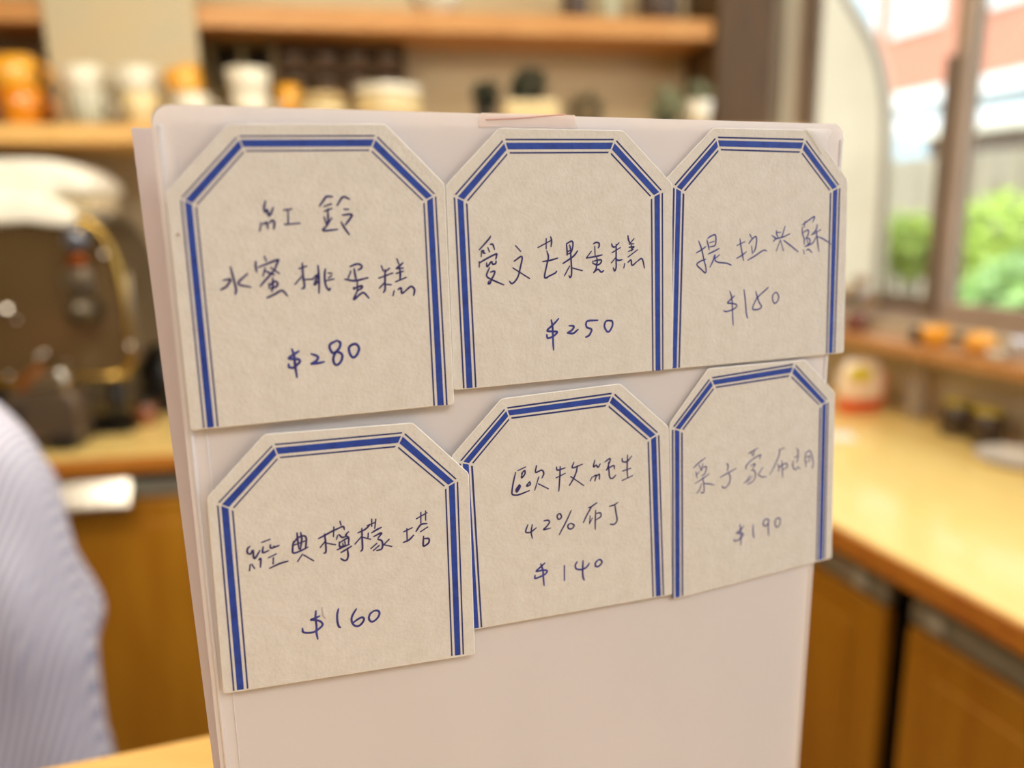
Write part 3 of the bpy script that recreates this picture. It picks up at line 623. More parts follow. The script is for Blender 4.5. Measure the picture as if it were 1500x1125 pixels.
def disc(c, rx, rz, m, name, parent, n=28):
    b = B(); vs = [b.verts.new(c + vu * rx * math.cos(2 * math.pi * k / n) + UP * rz * math.sin(2 * math.pi * k / n)) for k in range(n)]
    ex = bmesh.ops.extrude_face_region(b, geom=[b.faces.new(vs)]); bmesh.ops.translate(b, verts=[v for v in ex['geom'] if isinstance(v, bmesh.types.BMVert)], vec=vw * 0.012)
    return obj(name, b, m, parent)
disc(p + UP * 0.098 - vw * 0.031 - vu * 0.020, 0.030, 0.018, mat('pouch_yellow', (228, 206, 36), 0.35), 'yellow_oval', t)
b = B(); 
for sgn, zz0, zz1 in ((1, 0.02, 0.10),):
    prism(b, [p + vu * 0.040 - vw * 0.022 + UP * zz0, p + vu * 0.0585 - vw * 0.004 + UP * zz0, p + vu * 0.0585 - vw * 0.004 + UP * zz1, p + vu * 0.046 - vw * 0.022 + UP * (zz1 - 0.01)], -vw * 0.008)
obj('orange_side', b, mat('pouch_orange', (224, 110, 50), 0.35), t)
# glass bottle
p = rframe(1342, 611)
t = thing('glass_bottle', 'clear tinted glass bottle standing between the pouch and the dark jars', 'bottle', p)
Mbg = pane_mat('bottle_glass', (0.93, 0.88, 0.80), 0.35)
obj('bottle_glass', lathe(B(), p, [(0, 0.002), (0.025, 0.0), (0.028, 0.004), (0.028, 0.075), (0.022, 0.10), (0.013, 0.125), (0.0125, 0.15), (0.015, 0.152), (0.015, 0.158), (0.010, 0.158), (0.009, 0.125), (0.018, 0.10), (0.024, 0.075), (0.024, 0.006), (0, 0.006)], 28), Mbg, t, True)
obj('cork', lathe(B(), p + UP * 0.150, [(0, 0), (0.009, 0), (0.011, 0.018), (0, 0.018)], 16), mat('cork', (206, 178, 148), 0.8, scale=40), t, True)
# dark jars
Mdj = mat('dark_brown_glass', (58, 40, 24), 0.15, coat=0.7); Mol = mat('olive_yellow_lid', (176, 156, 60), 0.4, scale=30)
for px, py, lab in ((1399, 636, 'dark jar with an olive-yellow lid, nearer the glass bottle'), (1443, 650, 'dark jar with an olive-yellow lid, nearer the white plate')):
    p = rframe(px, py); jar(p, 0.034, 0.078, Mdj, Mol, lab, 'dark jars on the window worktop')
p = rframe(1492, 676)
tag(obj('plate', lathe(B(), p, [(0, 0), (0.04, 0), (0.075, 0.010), (0.078, 0.013), (0.072, 0.012), (0.038, 0.004), (0, 0.004)], 32), mat('bright_porcelain', (252, 250, 244), 0.15, coat=0.6), None, True), 'white plate on the window worktop at the right edge of the view', 'plate')
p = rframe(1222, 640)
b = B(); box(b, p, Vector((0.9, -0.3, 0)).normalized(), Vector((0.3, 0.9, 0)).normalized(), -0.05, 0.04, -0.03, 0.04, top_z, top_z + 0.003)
tag(obj('pale_patch', bevel(b, 0.001, 1), mat('patch_white', (236, 228, 208), 0.9)), 'thin pale napkin on the window worktop next to the sign edge', 'patch')  # thin pale patch laid flat on the worktop
# ledge things
def led(px, py, y=0.07):
    s, z = rw_pt(px, py, y); v = rw(s, y); return Vector((v.x, v.y, z_led))
p = led(1369, 505)
bo = bowl(p, 0.034, 0.042, mat('bright_orange_glaze', (252, 176, 20), 0.2, coat=0.5), 'bright orange bowl on the window ledge under the mullion'); 
p = led(1402, 512, 0.05)
b = B(); rings = []
tube(b, [p - RWd * (0.0 + 0.045 * math.cos(a)) + UP * (0.006 + 0.020 * math.sin(a)) for a in [math.pi * k / 10 for k in range(11)]], 0.0065, 8)
tag(obj('black_band', b, M_black, None, True), 'curved black band standing between the two orange things on the ledge', 'band')
p = led(1434, 516)
t = thing('mandarin', 'orange mandarin on the window ledge right of the black band', 'fruit', p)
Mma = mat('mandarin_peel', (250, 178, 66), 0.45, bump=0.4, bump_scale=60, scale=12)
obj('peel', lathe(B(), p, [(0.0, 0.003), (0.012, 0.0), (0.026, 0.010), (0.031, 0.024), (0.026, 0.038), (0.012, 0.046), (0, 0.044)], 24), Mma, t, True)
obj('stalk', lathe(B(), p + UP * 0.044, [(0, 0), (0.003, 0), (0.003, 0.004), (0, 0.004)], 8), Mdg, t)
bowl(led(1458, 527, 0.10), 0.018, 0.016, Mwh, 'tiny white dish on the window ledge in front of the mandarin')
p = led(1490, 530, 0.06)
t = thing('creamer', 'small silvery white creamer on the ledge at the right edge of the view', 'jug', p)
obj('jug_body', lathe(B(), p, [(0, 0), (0.018, 0), (0.024, 0.015), (0.019, 0.034), (0.021, 0.042), (0.018, 0.042), (0, 0.012)], 24), mat('silver_white', (220, 220, 224), 0.12, 0.6), t, True)
obj('handle', tube(B(), [p + RWd * (-0.020 - 0.012 * math.sin(math.pi * k / 6)) + UP * (0.010 + 0.026 * k / 6) for k in range(7)], 0.0025, 8), mat('silver_white', (220, 220, 224), 0.12, 0.6), t, True)
p = led(1341, 500); jar(p, 0.012, 0.036, M_black, M_black, 'small black bottle beside the orange bowl on the ledge', None, 'small_bottle')
# dried flowers
p = led(1252, 500, 0.06)
t = thing('dried_flowers', 'dried flowers in a small brown vase at the corner end of the ledge', 'flowers', p)
obj('vase', lathe(B(), p, [(0, 0), (0.022, 0), (0.03, 0.02), (0.02, 0.045), (0.014, 0.05), (0, 0.045)], 24), mat('oxblood_vase', (120, 62, 44), 0.3, coat=0.4), t, True)
fc = [(186, 150, 100), (220, 196, 160), (150, 96, 56), (200, 176, 190), (206, 172, 110)]
for k in range(9):
    a = k * 2.4; d = Vector((math.cos(a), math.sin(a), 0)); h = 0.075 + 0.055 * ((k * 7) % 5) / 4; r = 0.012 + 0.022 * ((k * 3) % 4) / 3; tip = p + d * r + UP * h
    st = obj('stem', tube(B(), [p + UP * 0.04, tip], 0.0012, 5), Mlg, t)
    b = B(); leaves(b, tip, 0.013, 40, 0.007); obj('flower_head', b, mat('petal_%d' % (k % 5), fc[k % 5], 0.7), st)['kind'] = 'stuff'

# ------------------------------------------------------------------ bar top the sign stands on
zt0 = 1.083
bar = thing('bar_counter', 'pale wooden bar top in front, carrying the white sign', 'counter', Vector((-0.3, 0.2, 0)))
e1, e2 = onz(60, 1125, zt0), onz(310, 1075, zt0); ed = (e2 - e1).normalized()
corner = onz(1010, 935, zt0); e0 = e2 + ed * (corner - e2).dot(ed)
lft = e2 - ed * 1.1
poly = [lft, e0, Vector((0.15, 0.24, zt0)), Vector((0.30, -0.45, zt0)), lft + Vector((-0.1, -0.9, 0))]
Mbar = mat('bar_beech', (228, 184, 108), 0.4, col2=(218, 170, 92), scale=6, stretch=(3, 30, 3), bump=0.05, bump_scale=30)
obj('bar_top', bevel(prism(B(), [p - UP * 0.03 for p in poly], UP * 0.03), 0.0015, 1), Mbar, bar)
cpt = sum(poly, Vector()) / len(poly)
inn = [cpt + (p - cpt) * 0.86 for p in poly]
obj('bar_base', prism(B(), [Vector((p.x, p.y, 0.0)) for p in inn], UP * (zt0 - 0.031)), M_door, bar)

# ------------------------------------------------------------------ the sign stand
def bp(px, py, off=0.0): return onpl(px, py, BP + BN * off, BN)
TL, TR = bp(219, 152), bp(1237, 182)
T0, T1 = (TL - BP).dot(BU), (TR - BP).dot(BU)
sign = thing('sign_stand', 'white frosted plastic sign stand holding six handwritten cards', 'sign', Vector((*(BP + BU * (T0 + T1) / 2 - BN * 0.01).xy, zt0)))
def onb(u, z, off=0.0): v = BP + BU * u + BN * off; return Vector((v.x, v.y, z))
rc = 0.0045
def sheet_outline(u0, u1, z0, z1a, z1b, off, r=rc):
    out = [onb(u0, z0, off), onb(u1, z0, off)]
    for i in range(6): a = math.radians(90 * i / 5); out.append(onb(u1 - r + r * math.cos(a), z1b - r + r * math.sin(a), off))
    for i in range(6): a = math.radians(90 + 90 * i / 5); out.append(onb(u0 + r + r * math.cos(a), z1a - r + r * math.sin(a), off))
    return out
M_sheet = sheet_mat('frosted_plastic', (247, 243, 243), 0.42, 0.05, 0.4)
M_sheet2 = sheet_mat('white_backing_sheet', (232, 224, 226), 0.45, 0.0, 0.5)
M_ins = sheet_mat('paper_insert', (247, 243, 243), 0.45, 0.0, 0.7)
obj('front_sheet', prism(B(), sheet_outline(T0, T1, zt0 + 0.0005, TL.z, TR.z, 0.0), -BN * 0.0008), M_sheet, sign)
pi_l, pi_r = bp(222, 174), bp(1218, 189)
obj('paper_insert', prism(B(), [onb(T0 + 0.0035, zt0 + 0.001, -0.0012), onb(T1 - 0.0035, zt0 + 0.001, -0.0012), onb(T1 - 0.0035, pi_r.z, -0.0012), onb(T0 + 0.0035, pi_l.z, -0.0012)], -BN * 0.0003), M_ins, sign)
for u, nm in ((T0 + 0.0016, 'edge_bead'), (T1 - 0.0010, 'edge_bead')):
    obj(nm, tube(B(), [onb(u, zt0 + 0.002, 0.0002), onb(u, (TL.z if u < 0 else TR.z) - 0.005, 0.0002)], 0.0006, 8), M_sheet, sign, True)
obj('edge_crease', tube(B(), [onb(T0 + 0.0052, zt0 + 0.002, 0.00002), onb(T0 + 0.0052, TL.z - 0.012, 0.00002)], 0.00022, 6), M_sheet, sign, True)
# backing sheet leans back behind the front one
def back_pt(px, py, off): return onpl(px, py, BP - BN * off, BN)
bl_t, bl_b = back_pt(192, 187, 0.020), back_pt(302, 1040, 0.0105)
dirb = (bl_b - bl_t); k = (zt0 + 0.001 - bl_t.z) / dirb.z; bl_b = bl_t + dirb * k
wv = BU * (T1 - T0 - 0.004)
br_t = bl_t + wv; br_t.z = back_pt(1190, 200, 0.020).z; br_b = bl_b + wv * 0.985
obj('backing_sheet', prism(B(), [bl_t, br_t, br_b, bl_b], -BN * 0.0008), M_sheet2, sign)
b = B(); prism(b, [onb(T0 + 0.01, zt0, -0.0024), onb(T1 - 0.01, zt0, -0.0024), onb(T1 - 0.01, zt0, -0.06), onb(T0 + 0.01, zt0, -0.06)], UP * 0.003); obj('foot_plate', b, M_sheet, sign)
# tape over the top edge
M_tape = sheet_mat('pink_tinted_tape', (252, 238, 232), 0.3, 0.6, 0.25)
tp = [bp(*q, 0.0004) for q in ((705, 165), (842, 168.5), (845, 187), (836, 188), (703, 185.5), (701, 178))]
tape = obj('clear_tape', prism(B(), tp, BN * 0.0001), M_tape, sign); tape['label'] = 'pinkish clear tape over the top edge'
obj('tape_thread', tube(B(), smooth_curve([bp(*q, 0.0007) for q in ((712, 175), (760, 173), (800, 169.5), (828, 167.5))], 4), 0.00016, 6), mat('faded_pink', (222, 168, 158), 0.5), tape)

tc_ = [bp(*q, 0.00195) for q in ((1180, 188), (1214, 190), (1219, 194), (1204, 226))]
tp2 = obj('clear_tape', prism(B(), tc_, BN * 0.0001), sheet_mat('clear_tape_film', (246, 244, 244), 0.3, 0.7, 0.2), sign); tp2['label'] = 'small clear tape at the far upper corner'
# ------------------------------------------------------------------ cards
M_card = mat('card_stock', (216, 212, 206), 0.9, col2=(209, 204, 196), scale=260, bump=0.2, bump_scale=900, contrast=(0.3, 0.7), detail=6)
M_cut = mat('cut_edge_highlight', (250, 247, 240), 0.8, scale=300)  # cut edge, whitened to carry the bright rim highlight
M_blue = mat('print_blue', (30, 66, 160), 0.65, col2=(22, 50, 136), scale=420, contrast=(0.3, 0.6), detail=6)
M_line = mat('print_blue_line', (34, 46, 112), 0.7, scale=400)
M_ink = mat('pen_ink_navy', (48, 42, 108), 0.45, col2=(40, 34, 92), scale=300)
M_ink2 = mat('pen_ink_blue', (58, 64, 146), 0.45, col2=(44, 44, 116), scale=300)
M_smudge = mat('ink_smudge', (190, 178, 180), 0.9)
M_speck = mat('brown_speck', (160, 132, 108), 0.9)
PXM = 0.23 / F * 1.06
def round_poly(pts, r, k=3):
    out = []; n = len(pts)
    for i, p in enumerate(pts):
        a = (pts[i - 1] - p); b = (pts[(i + 1) % n] - p); la, lb = a.length, b.length; a.normalize(); b.normalize(); q = min(r, la * 0.3, lb * 0.3)
        s, e = p + a * q, p + b * q
        for j in range(k + 1): t_ = j / k; out.append(s * (1 - t_) ** 2 + p * 2 * t_ * (1 - t_) + e * t_ * t_)
    return out
def V2(p): return Vector(p)
def ribbon(b, pts, w, off):
    """flat ink ribbon with round ends; pts are photo pixels on the card plane"""
    pts = [Vector(p) for p in pts]
    Q = [bp(p.x, p.y, off) for p in pts]
    dedup = [Q[0]]
    for q in Q[1:]:
        if (q - dedup[-1]).length > 1e-6: dedup.append(q)
    Q = dedup; r = w / 2
    if len(Q) < 2: return
    Ls, Rs = [], []; n = len(Q)
    for i in range(n):
        d = (Q[min(i + 1, n - 1)] - Q[max(i - 1, 0)])
        d = d.normalized() if d.length > 1e-9 else BU; s = d.cross(BN).normalized()
        tp_ = 0.72 + 0.28 * min(1, i / 3, (n - 1 - i) / 3)
        Ls.append(b.verts.new(Q[i] + s * r * tp_)); Rs.append(b.verts.new(Q[i] - s * r * tp_))
    for i in range(n - 1): b.faces.new((Ls[i], Ls[i + 1], Rs[i + 1], Rs[i]))
    for e, dd, k0 in ((0, Q[0] - Q[1], 1), (n - 1, Q[-1] - Q[-2], 1)):
        dd.normalize(); s = dd.cross(BN).normalized(); rr = r * 0.72
        vs = [b.verts.new(Q[e] + s * rr * math.cos(a) + dd * rr * math.sin(a)) for a in [math.pi * j / 6 for j in range(7)]]; b.faces.new(vs)
def conv(region, strokes):
    ox, oy, sc = region; out = []
    for s in strokes:
        out.append([Vector((ox + s[i] / sc, oy + s[i + 1] / sc)) for i in range(0, len(s), 2)])
    return out
def quad_strip(b, p0, p1, q0, q1, off):
    vs = [b.verts.new(bp(*p, off)) for p in (p0, p1, q1, q0)]; b.faces.new(vs)
def lerp(a, b_, t): return (a[0] + (b_[0] - a[0]) * t, a[1] + (b_[1] - a[1]) * t)

def make_card(outline, outer, inner, off, texts, label, marks=()):
    """outline: shoulder, top, top, shoulder, bottom right, bottom left; outer/inner: 6 border points from bottom left round to bottom right"""
    W3 = [bp(x, y, off) for x, y in outline]; cen = (W3[4] + W3[5]) / 2
    t = thing('price_card', label, 'card', cen, 'price cards')
    o = prism(B(), round_poly(W3, 0.0009), BN * 0.0006); bevel(o, 0.00022, 2, 0.8); cb = obj('card_body', o, (M_card, M_cut), t)
    for pf in cb.data.polygons:
        if abs(pf.normal.dot(BN)) < 0.95: pf.material_index = 1
    zf = off + 0.0006 + 0.00004
    bb, bl = B(), B()
    for i in range(5):
        a0, a1, c0, c1 = outer[i], outer[i + 1], inner[i], inner[i + 1]
        L = math.hypot(a1[0] - a0[0], a1[1] - a0[1])
        g0 = 0 if i == 0 else 1.3 / L; g1 = 1 if i == 4 else 1 - 1.3 / L
        def at(s, f): return lerp(lerp(a0, a1, s), lerp(c0, c1, s), f)
        quad_strip(bb, at(g0, 0.235), at(g1, 0.235), at(g0, 0.735), at(g1, 0.735), zf)
        h0 = 0 if i == 0 else 2.4 / L; h1_ = 1 if i == 4 else 1 - 2.4 / L
        wd_ = 2.5 / math.hypot(c0[0] - a0[0], c0[1] - a0[1])
        quad_strip(bl, at(h0, -wd_ / 2), at(h1_, -wd_ / 2), at(h0, wd_ / 2), at(h1_, wd_ / 2), zf)
        quad_strip(bl, at(h0, 1 - wd_ / 2), at(h1_, 1 - wd_ / 2), at(h0, 1 + wd_ / 2), at(h1_, 1 + wd_ / 2), zf)
    obj('border_band', bb, M_blue, t); obj('border_lines', bl, M_line, t)
    for nm, region_strokes, w, m in texts:
        b = B(); k = 0
        for region, strokes in region_strokes:
            for s in conv(region, strokes):
                ribbon(b, smooth_curve(s, 5), w * PXM, zf + 0.00002 + 0.000002 * (k % 7)); k += 1
        obj(nm, b, m, t)
    for (mx, my, mr, mm, nm) in marks:
        b = B(); vs = [b.verts.new(bp(mx + mr * math.cos(a) * (1 + 0.3 * math.sin(3 * a)), my + mr * math.sin(a), zf + 0.00001)) for a in [math.pi * j / 6 for j in range(12)]]; b.faces.new(vs); obj(nm, b, mm, t)
    return t

A_=(360,270,8.333); B_=(310,360,9.375); C_=(460,360,9.375); D_=(400,490,10.714); E_=(690,330,10.714); F_=(820,330,10.714); G_=(780,450,10.714)
H_=(1010,310,12.5); I_=(1110,310,12.5); J_=(1040,410,12.5); K_=(350,740,10); L_=(490,740,10); M_=(430,880,10.714); N_=(740,660,7.5); O_=(760,730,9.375)
P_=(770,810,11.538); Q_=(1000,640,12.5); R_=(1090,640,12.5); S_=(1060,750,15)

make_card([(243,282),(335,181.6),(564,181.6),(651,270),(664.8,591.7),(279.6,630)],
 [(298.8,627.5),(265.2,291),(348.4,199.6),(551,199),(638,285.6),(654.6,593)], [(319,625.2),(287,301),(358,221),(543,220),(621,295),(636,594.5)], 0.0024,
 [('handwritten_name', [(A_, [[240,205,222,290,235,345],[235,345,262,310,275,375,300,370,335,285],[170,570,190,470],[215,490,255,465,270,540],[290,470,325,440,350,470,342,545],
   [465,315,560,300],[515,315,518,485],[475,490,660,475],
   [900,265,960,180,985,150,1060,150],[955,270,1045,240],[960,330,1050,295],[1000,300,1005,440,995,495],[955,400,985,490],[1050,410,1000,490],[1000,495,945,565,1120,550],
   [1115,260,1185,155,1265,180],[1200,305,1255,305],[1185,375,1295,368,1265,430,1215,495],[1165,460,1200,525,1262,612]]),
   (B_, [[258,290,300,450,335,600,325,665],[160,475,255,460,240,510,190,570,125,605],[490,385,365,520,535,568],
   [725,145,750,210],[605,215,605,290,620,360],[645,295,900,195,905,225,865,330],[735,305,705,415],[735,345,800,375,860,400],[810,300,930,380],[865,330,810,395,740,470,670,555],
   [840,440,840,560,825,630],[785,520,795,590],[800,540,860,490,905,510,890,560,820,585],[760,715,860,670,965,615,1040,685],
   [1200,315,1305,280],[1245,240,1255,400,1275,560,1240,590],[1255,400,1145,530],[1250,465,1400,458],[1400,440,1455,405,1410,540,1480,470],[1460,270,1475,450,1475,650]]),
   (C_, [[155,320,145,420,160,540,205,610,222,580],[195,375,245,380],[200,440,240,410],[165,480,275,455],
   [495,285,590,250,650,270,650,305,605,335],[550,315,565,400,580,480],[505,350,470,440],[425,460,560,480,740,440],[595,490,595,620],[545,570,555,600],[540,590,650,550,655,580,590,620],[595,620,545,740,640,660,690,650,755,720],
   [925,275,950,345],[1035,310,975,360],[890,445,1080,375],[975,330,975,500,975,600,955,640],[975,500,900,580],[975,530,1060,535],
   [1140,180,1165,250],[1220,235,1165,285,1130,310],[1130,315,1225,305],[1175,290,1185,390,1180,460],[1130,380,1225,350],[1120,495,1265,435],[1100,620,1085,685],[1155,600,1195,580,1205,650,1250,625],[1250,625,1330,560,1380,600,1370,680]])], 2.7, M_ink),
  ('handwritten_price', [(D_, [[295,230,330,330,345,480,375,670],[405,260,330,310,245,375,330,385,400,390,420,430,370,480,330,520,255,515,245,465],
   [600,305,700,345,690,400,640,440,600,455],[600,465,700,450,800,430],[990,100,900,150,890,220,940,290,1000,270,1080,310,1080,390,1030,465,975,470,945,400,970,300,1040,210,1055,130,1000,95],
   [1210,170,1190,230,1215,320,1265,360,1320,310,1350,220,1310,155,1250,155,1200,190]])], 3.3, M_ink2)],
 'peach cake card, $280, in the upper row at the sign\'s near corner', [(260.5, 344, 2.4, M_speck, 'brown_speck')])

make_card([(652,271.6),(730,187.4),(912,191.3),(983.5,269.2),(984.3,540),(664,571.2)],
 [(679.4,569),(665.6,287),(738,204.4),(901.3,204.4),(970.2,280.4),(970.9,542)], [(697,567.5),(683.6,295.6),(744.4,224),(893.6,223.3),(954.4,288.9),(956.5,543.5)], 0.0017,
 [('handwritten_name', [(E_, [[305,170,280,215,130,385],[165,400,160,490],[165,400,200,400,190,430,225,440],[265,350,290,415],[300,300,340,300,370,380],[130,570,130,655],[135,590,250,520,395,450,400,480,390,530],
   [245,590,255,650,320,570,340,610,385,600,395,560],[290,665,245,790,320,850,515,935],[305,735,370,720,360,780,320,850,300,910,270,915,285,870],
   [700,320,780,410],[675,565,800,490,770,680,740,800,690,880,640,915,605,880],[660,670,920,835],
   [1050,350,1270,230],[1180,210,1180,370],[1250,180,1265,250,1255,335],[1190,400,1215,500,1190,620,1155,820,1240,790,1320,750,1345,720],[1125,570,1240,550,1360,515]]),
   (F_, [[105,290,115,400,115,470],[105,290,180,250,205,270,205,330,185,420],[155,310,170,400],[115,420,200,370],[110,460,175,430],[165,330,175,500,185,660,185,770,165,820,145,790],[50,600,170,520,230,470,280,400],[155,640,75,790],[180,665,355,712],
   [530,290,570,268,615,280,620,320,605,355],[550,330,555,480],[495,410,415,515],[415,515,560,490,665,465],[520,560,520,600],[580,510,590,560,580,610,570,680,530,745],[540,560,640,540,650,580,600,620,520,600],[530,745,600,690,650,735,690,710],
   [815,290,830,335,880,340],[930,275,880,330],[820,430,950,350],[885,300,885,430,885,560,885,660,862,715,840,670],[885,500,810,590],[890,530,920,550,980,540],
   [1070,160,1080,230,1110,290],[1165,210,1090,300],[1100,290,1160,290],[1090,345,1165,335,1130,370],[1120,290,1130,400],[1080,410,1150,380],[1070,500,1220,385],[1020,600,1005,670],[1070,580,1120,545,1135,630,1210,570],[1210,570,1290,525,1330,670]])], 2.4, M_ink),
  ('handwritten_price', [(G_, [[295,200,315,300,320,450,325,560,332,670],[410,180,330,270,230,365,300,380,385,385,370,420,310,465,240,485,225,430],[575,290,650,300,620,360,550,400],[550,405,640,410,715,350],
   [1025,205,860,220,850,310,925,345,915,400,880,450,835,470],[1200,205,1150,225,1130,300,1170,380,1210,375,1255,290,1250,220,1190,210]])], 2.9, M_ink2)],
 'mango cake card, $250, in the middle of the upper row')

make_card([(973,263),(1043.2,187.4),(1188,190.5),(1240.3,263.6),(1234.6,516.5),(975,541)],
 [(981.8,540),(987.2,273),(1049.5,201.2),(1179.5,204.4),(1230,273.2),(1222.4,517)], [(994.8,538.8),(1001.3,281.2),(1053.6,219.1),(1173.6,222.8),(1216.8,280.4),(1210.9,518)], 0.0010,
 [('handwritten_name', [(H_, [[170,540,220,680,270,900,300,1020,295,1120,220,1060,135,970,200,910,300,870],[125,755,220,700,300,640],[320,520,340,600,360,695],[335,490,390,450,470,425,485,520,465,620,375,645],[370,570,450,545],[345,775,440,730,545,675],[460,790,430,900,375,1015],[550,790,480,850],[470,800,470,890,540,930,680,945,765,980],
   [925,500,940,620,965,760,990,895],[870,620,1015,550],[865,855,960,800,1040,735],[1105,415,1140,480],[1090,585,1150,500,1215,455,1230,520,1215,650,1180,740],[1135,630,1155,770],[1065,890,1200,810,1350,710,1415,720]]),
   (I_, [[500,270,455,420,430,480],[590,405,450,470,330,500,290,545],[260,435,330,485,380,490],[340,345,350,420,380,480],[350,380,420,380],[415,520,470,715],[410,530,340,720],[475,525,600,620,740,735],
   [815,245,930,160,1040,90,1010,190],[865,180,850,290],[815,290,820,400,850,500,850,600],[840,380,900,340,930,350,920,430,880,500],[880,490,950,500,950,580,900,620,880,640],[900,520,930,600],[860,640,940,610,1010,570,1070,460],[1090,235,1070,330,1000,410],[980,425,1080,385],[1155,330,1090,370],[1070,330,1090,500,1120,725],[1100,460,1200,500,1340,595],[835,700,850,775],[890,710,930,690,995,750]])], 2.2, M_ink2),
  ('handwritten_price', [(J_, [[365,210,400,330,410,500,415,650,425,830],[450,290,400,340,320,420,400,430,480,450,480,500,400,550,300,580,250,565],[625,180,650,400,665,600,690,700],[840,215,870,320,900,410,945,490,880,540,790,540,790,480,850,350,900,290,1000,200,1070,135],[1195,230,1150,280,1150,370,1185,430,1235,390,1260,310,1225,235,1195,230]])], 2.2, M_ink2)],
 'tiramisu card, $150, in the upper row at the sign\'s far edge')

make_card([(303,728.4),(386.8,635.2),(604,618.4),(686.3,692.5),(695.2,957.6),(327.6,1015)],
 [(342.5,1012),(318.8,738.2),(400.4,651.5),(591.2,633.9),(670,703.6),(678.7,958.6)], [(362.8,1008.8),(340.6,745.6),(408,670.4),(581.6,654),(652.8,713.6),(662,961)], 0.0024,
 [('handwritten_name', [(K_, [[160,605,125,640,125,700,170,720],[170,720,205,660,215,760,240,775,305,665],[165,870,155,960],[190,865,230,930],[290,800,320,785,315,910],[335,545,455,500],[355,610,350,695,435,665],[460,580,470,630,590,590],[510,600,525,610],[435,770,545,715],[505,770,500,860],[450,925,600,855,720,820],
   [800,530,790,600,795,700,900,670,1010,615],[800,560,860,480,950,450,985,480,985,550,975,640],[850,405,860,500,880,640],[905,400,920,500,900,650],[795,590,980,520],[930,720,860,825],[950,730,1095,815],
   [1165,490,1270,435,1370,380,1500,320],[1255,420,1270,550,1275,680,1245,705],[1255,540,1190,620],[1275,555,1415,580],[1390,320,1385,460]]),
   (L_, [[80,235,95,290],[90,320,130,315,145,355],[45,445,30,500],[65,430,110,470,165,460],[205,390,165,440,210,470],[70,540,80,610,150,590],[75,550,200,480,205,560],[120,560,130,600],[150,530,160,590],[40,655,130,610,215,575],[95,695,170,650,250,600],[190,640,200,740,180,800,140,810,90,780],
   [345,405,440,360,510,300],[400,340,405,500,410,640,385,675],[395,460,300,570],[410,470,530,500],[495,410,490,490],[480,300,600,250],[545,205,545,310],[605,205,590,340],[545,405,600,370,685,325],[575,460,690,405,640,480],[635,500,690,520,705,580,690,640,620,665],[620,560,535,635],[655,590,570,665],[800,500,720,580],[720,580,840,605],
   [1015,390,1140,330],[1060,345,1065,530],[1010,545,1090,510,1160,440],[1200,200,1355,110],[1265,105,1265,260],[1335,85,1335,220],[1195,385,1250,300,1290,275,1355,270],[1260,390,1365,320],[1305,455,1300,560,1310,600,1380,550,1380,490,1310,490]])], 2.6, M_ink),
  ('handwritten_price', [(M_, [[350,160,345,260,360,400,360,500,380,600],[410,240,345,270,270,300,360,305,430,330,455,380,400,440,320,490,220,505,150,490,140,435],[705,130,685,220,690,330,710,400,735,420],[985,130,930,220,910,300,940,375,1000,400,1060,370,1105,300,1080,260,1010,290,935,345],[1260,160,1200,210,1185,290,1235,330,1310,280,1350,200,1320,155,1255,160]])], 3.0, M_ink2),
  ('ink_smudge', [(M_, [[445,110,460,230,500,280]])], 2.4, M_smudge)],
 'lemon tart card, $160, in the lower row nearest the viewer')

make_card([(660,668.5),(733.6,583.2),(907.2,561.1),(978.4,624.8),(983.2,870),(683,923)],
 [(691,921.5),(673.6,676.8),(740.8,597.9),(898.4,576),(964.8,635.2),(971.8,872)], [(705.3,919),(691.2,680),(746.9,612.8),(890,593.9),(949.6,644.8),(956.9,874.7)], 0.0017,
 [('handwritten_name', [(N_, [[225,180,140,220],[115,240,90,350,75,450,85,485,150,485,265,440],[180,250,215,220,215,260,180,300,190,240],[155,375,120,430,130,455,165,400,160,375],[125,440,155,395],[135,450,160,385],[270,340,235,390,275,375,270,340],[345,165,335,240,400,215,425,250,405,300],[370,290,325,435],[365,365,475,420],
   [565,180,575,215,660,190],[605,175,600,300,590,445],[560,300,660,250],[755,130,740,190,850,150],[795,165,780,240,750,310,705,385],[720,285,865,385],
   [985,105,970,180,1000,160,1020,185,1045,145],[935,335,955,290],[965,290,1000,270,985,335],[1005,280,1035,260,1035,315],[1095,125,1155,90,1115,215],[1135,130,1140,220,1150,295,1180,305,1215,270],[1110,210,1190,165,1200,200],
   [1285,85,1290,120,1340,120,1390,60],[1345,50,1340,180,1345,290],[1290,225,1380,195],[1285,330,1400,275]]),
   (O_, [[125,360,95,460,160,465,240,405],[185,360,170,460,185,550],[345,310,400,300,420,330,380,390,340,430,435,410],[550,215,525,240,545,290,585,260,570,215,540,215],[720,165,650,320,555,500],[715,340,675,370,685,415,730,415,760,370,715,340],
   [1075,60,1000,110,960,130],[1000,115,940,220,885,335],[980,240,970,350],[970,350,1010,270],[1055,165,1050,300,1050,425],[1060,210,1120,200,1125,250,1060,295],[1245,110,1310,90,1360,55],[1320,90,1335,200,1350,300,1310,355,1255,355]])], 2.4, M_ink),
  ('handwritten_price', [(P_, [[255,185,290,290,300,420,312,550],[325,170,260,230,180,310,290,290,360,300,340,350,250,400,160,430,160,380],[655,215,655,465],[870,150,840,210,860,270,950,280,1030,240,1075,175],[970,130,965,280,970,400,990,460],[1230,115,1180,170,1185,225,1235,225,1290,160,1265,115,1220,120]])], 2.9, M_ink2)],
 'pudding card, $140, in the middle of the lower row')

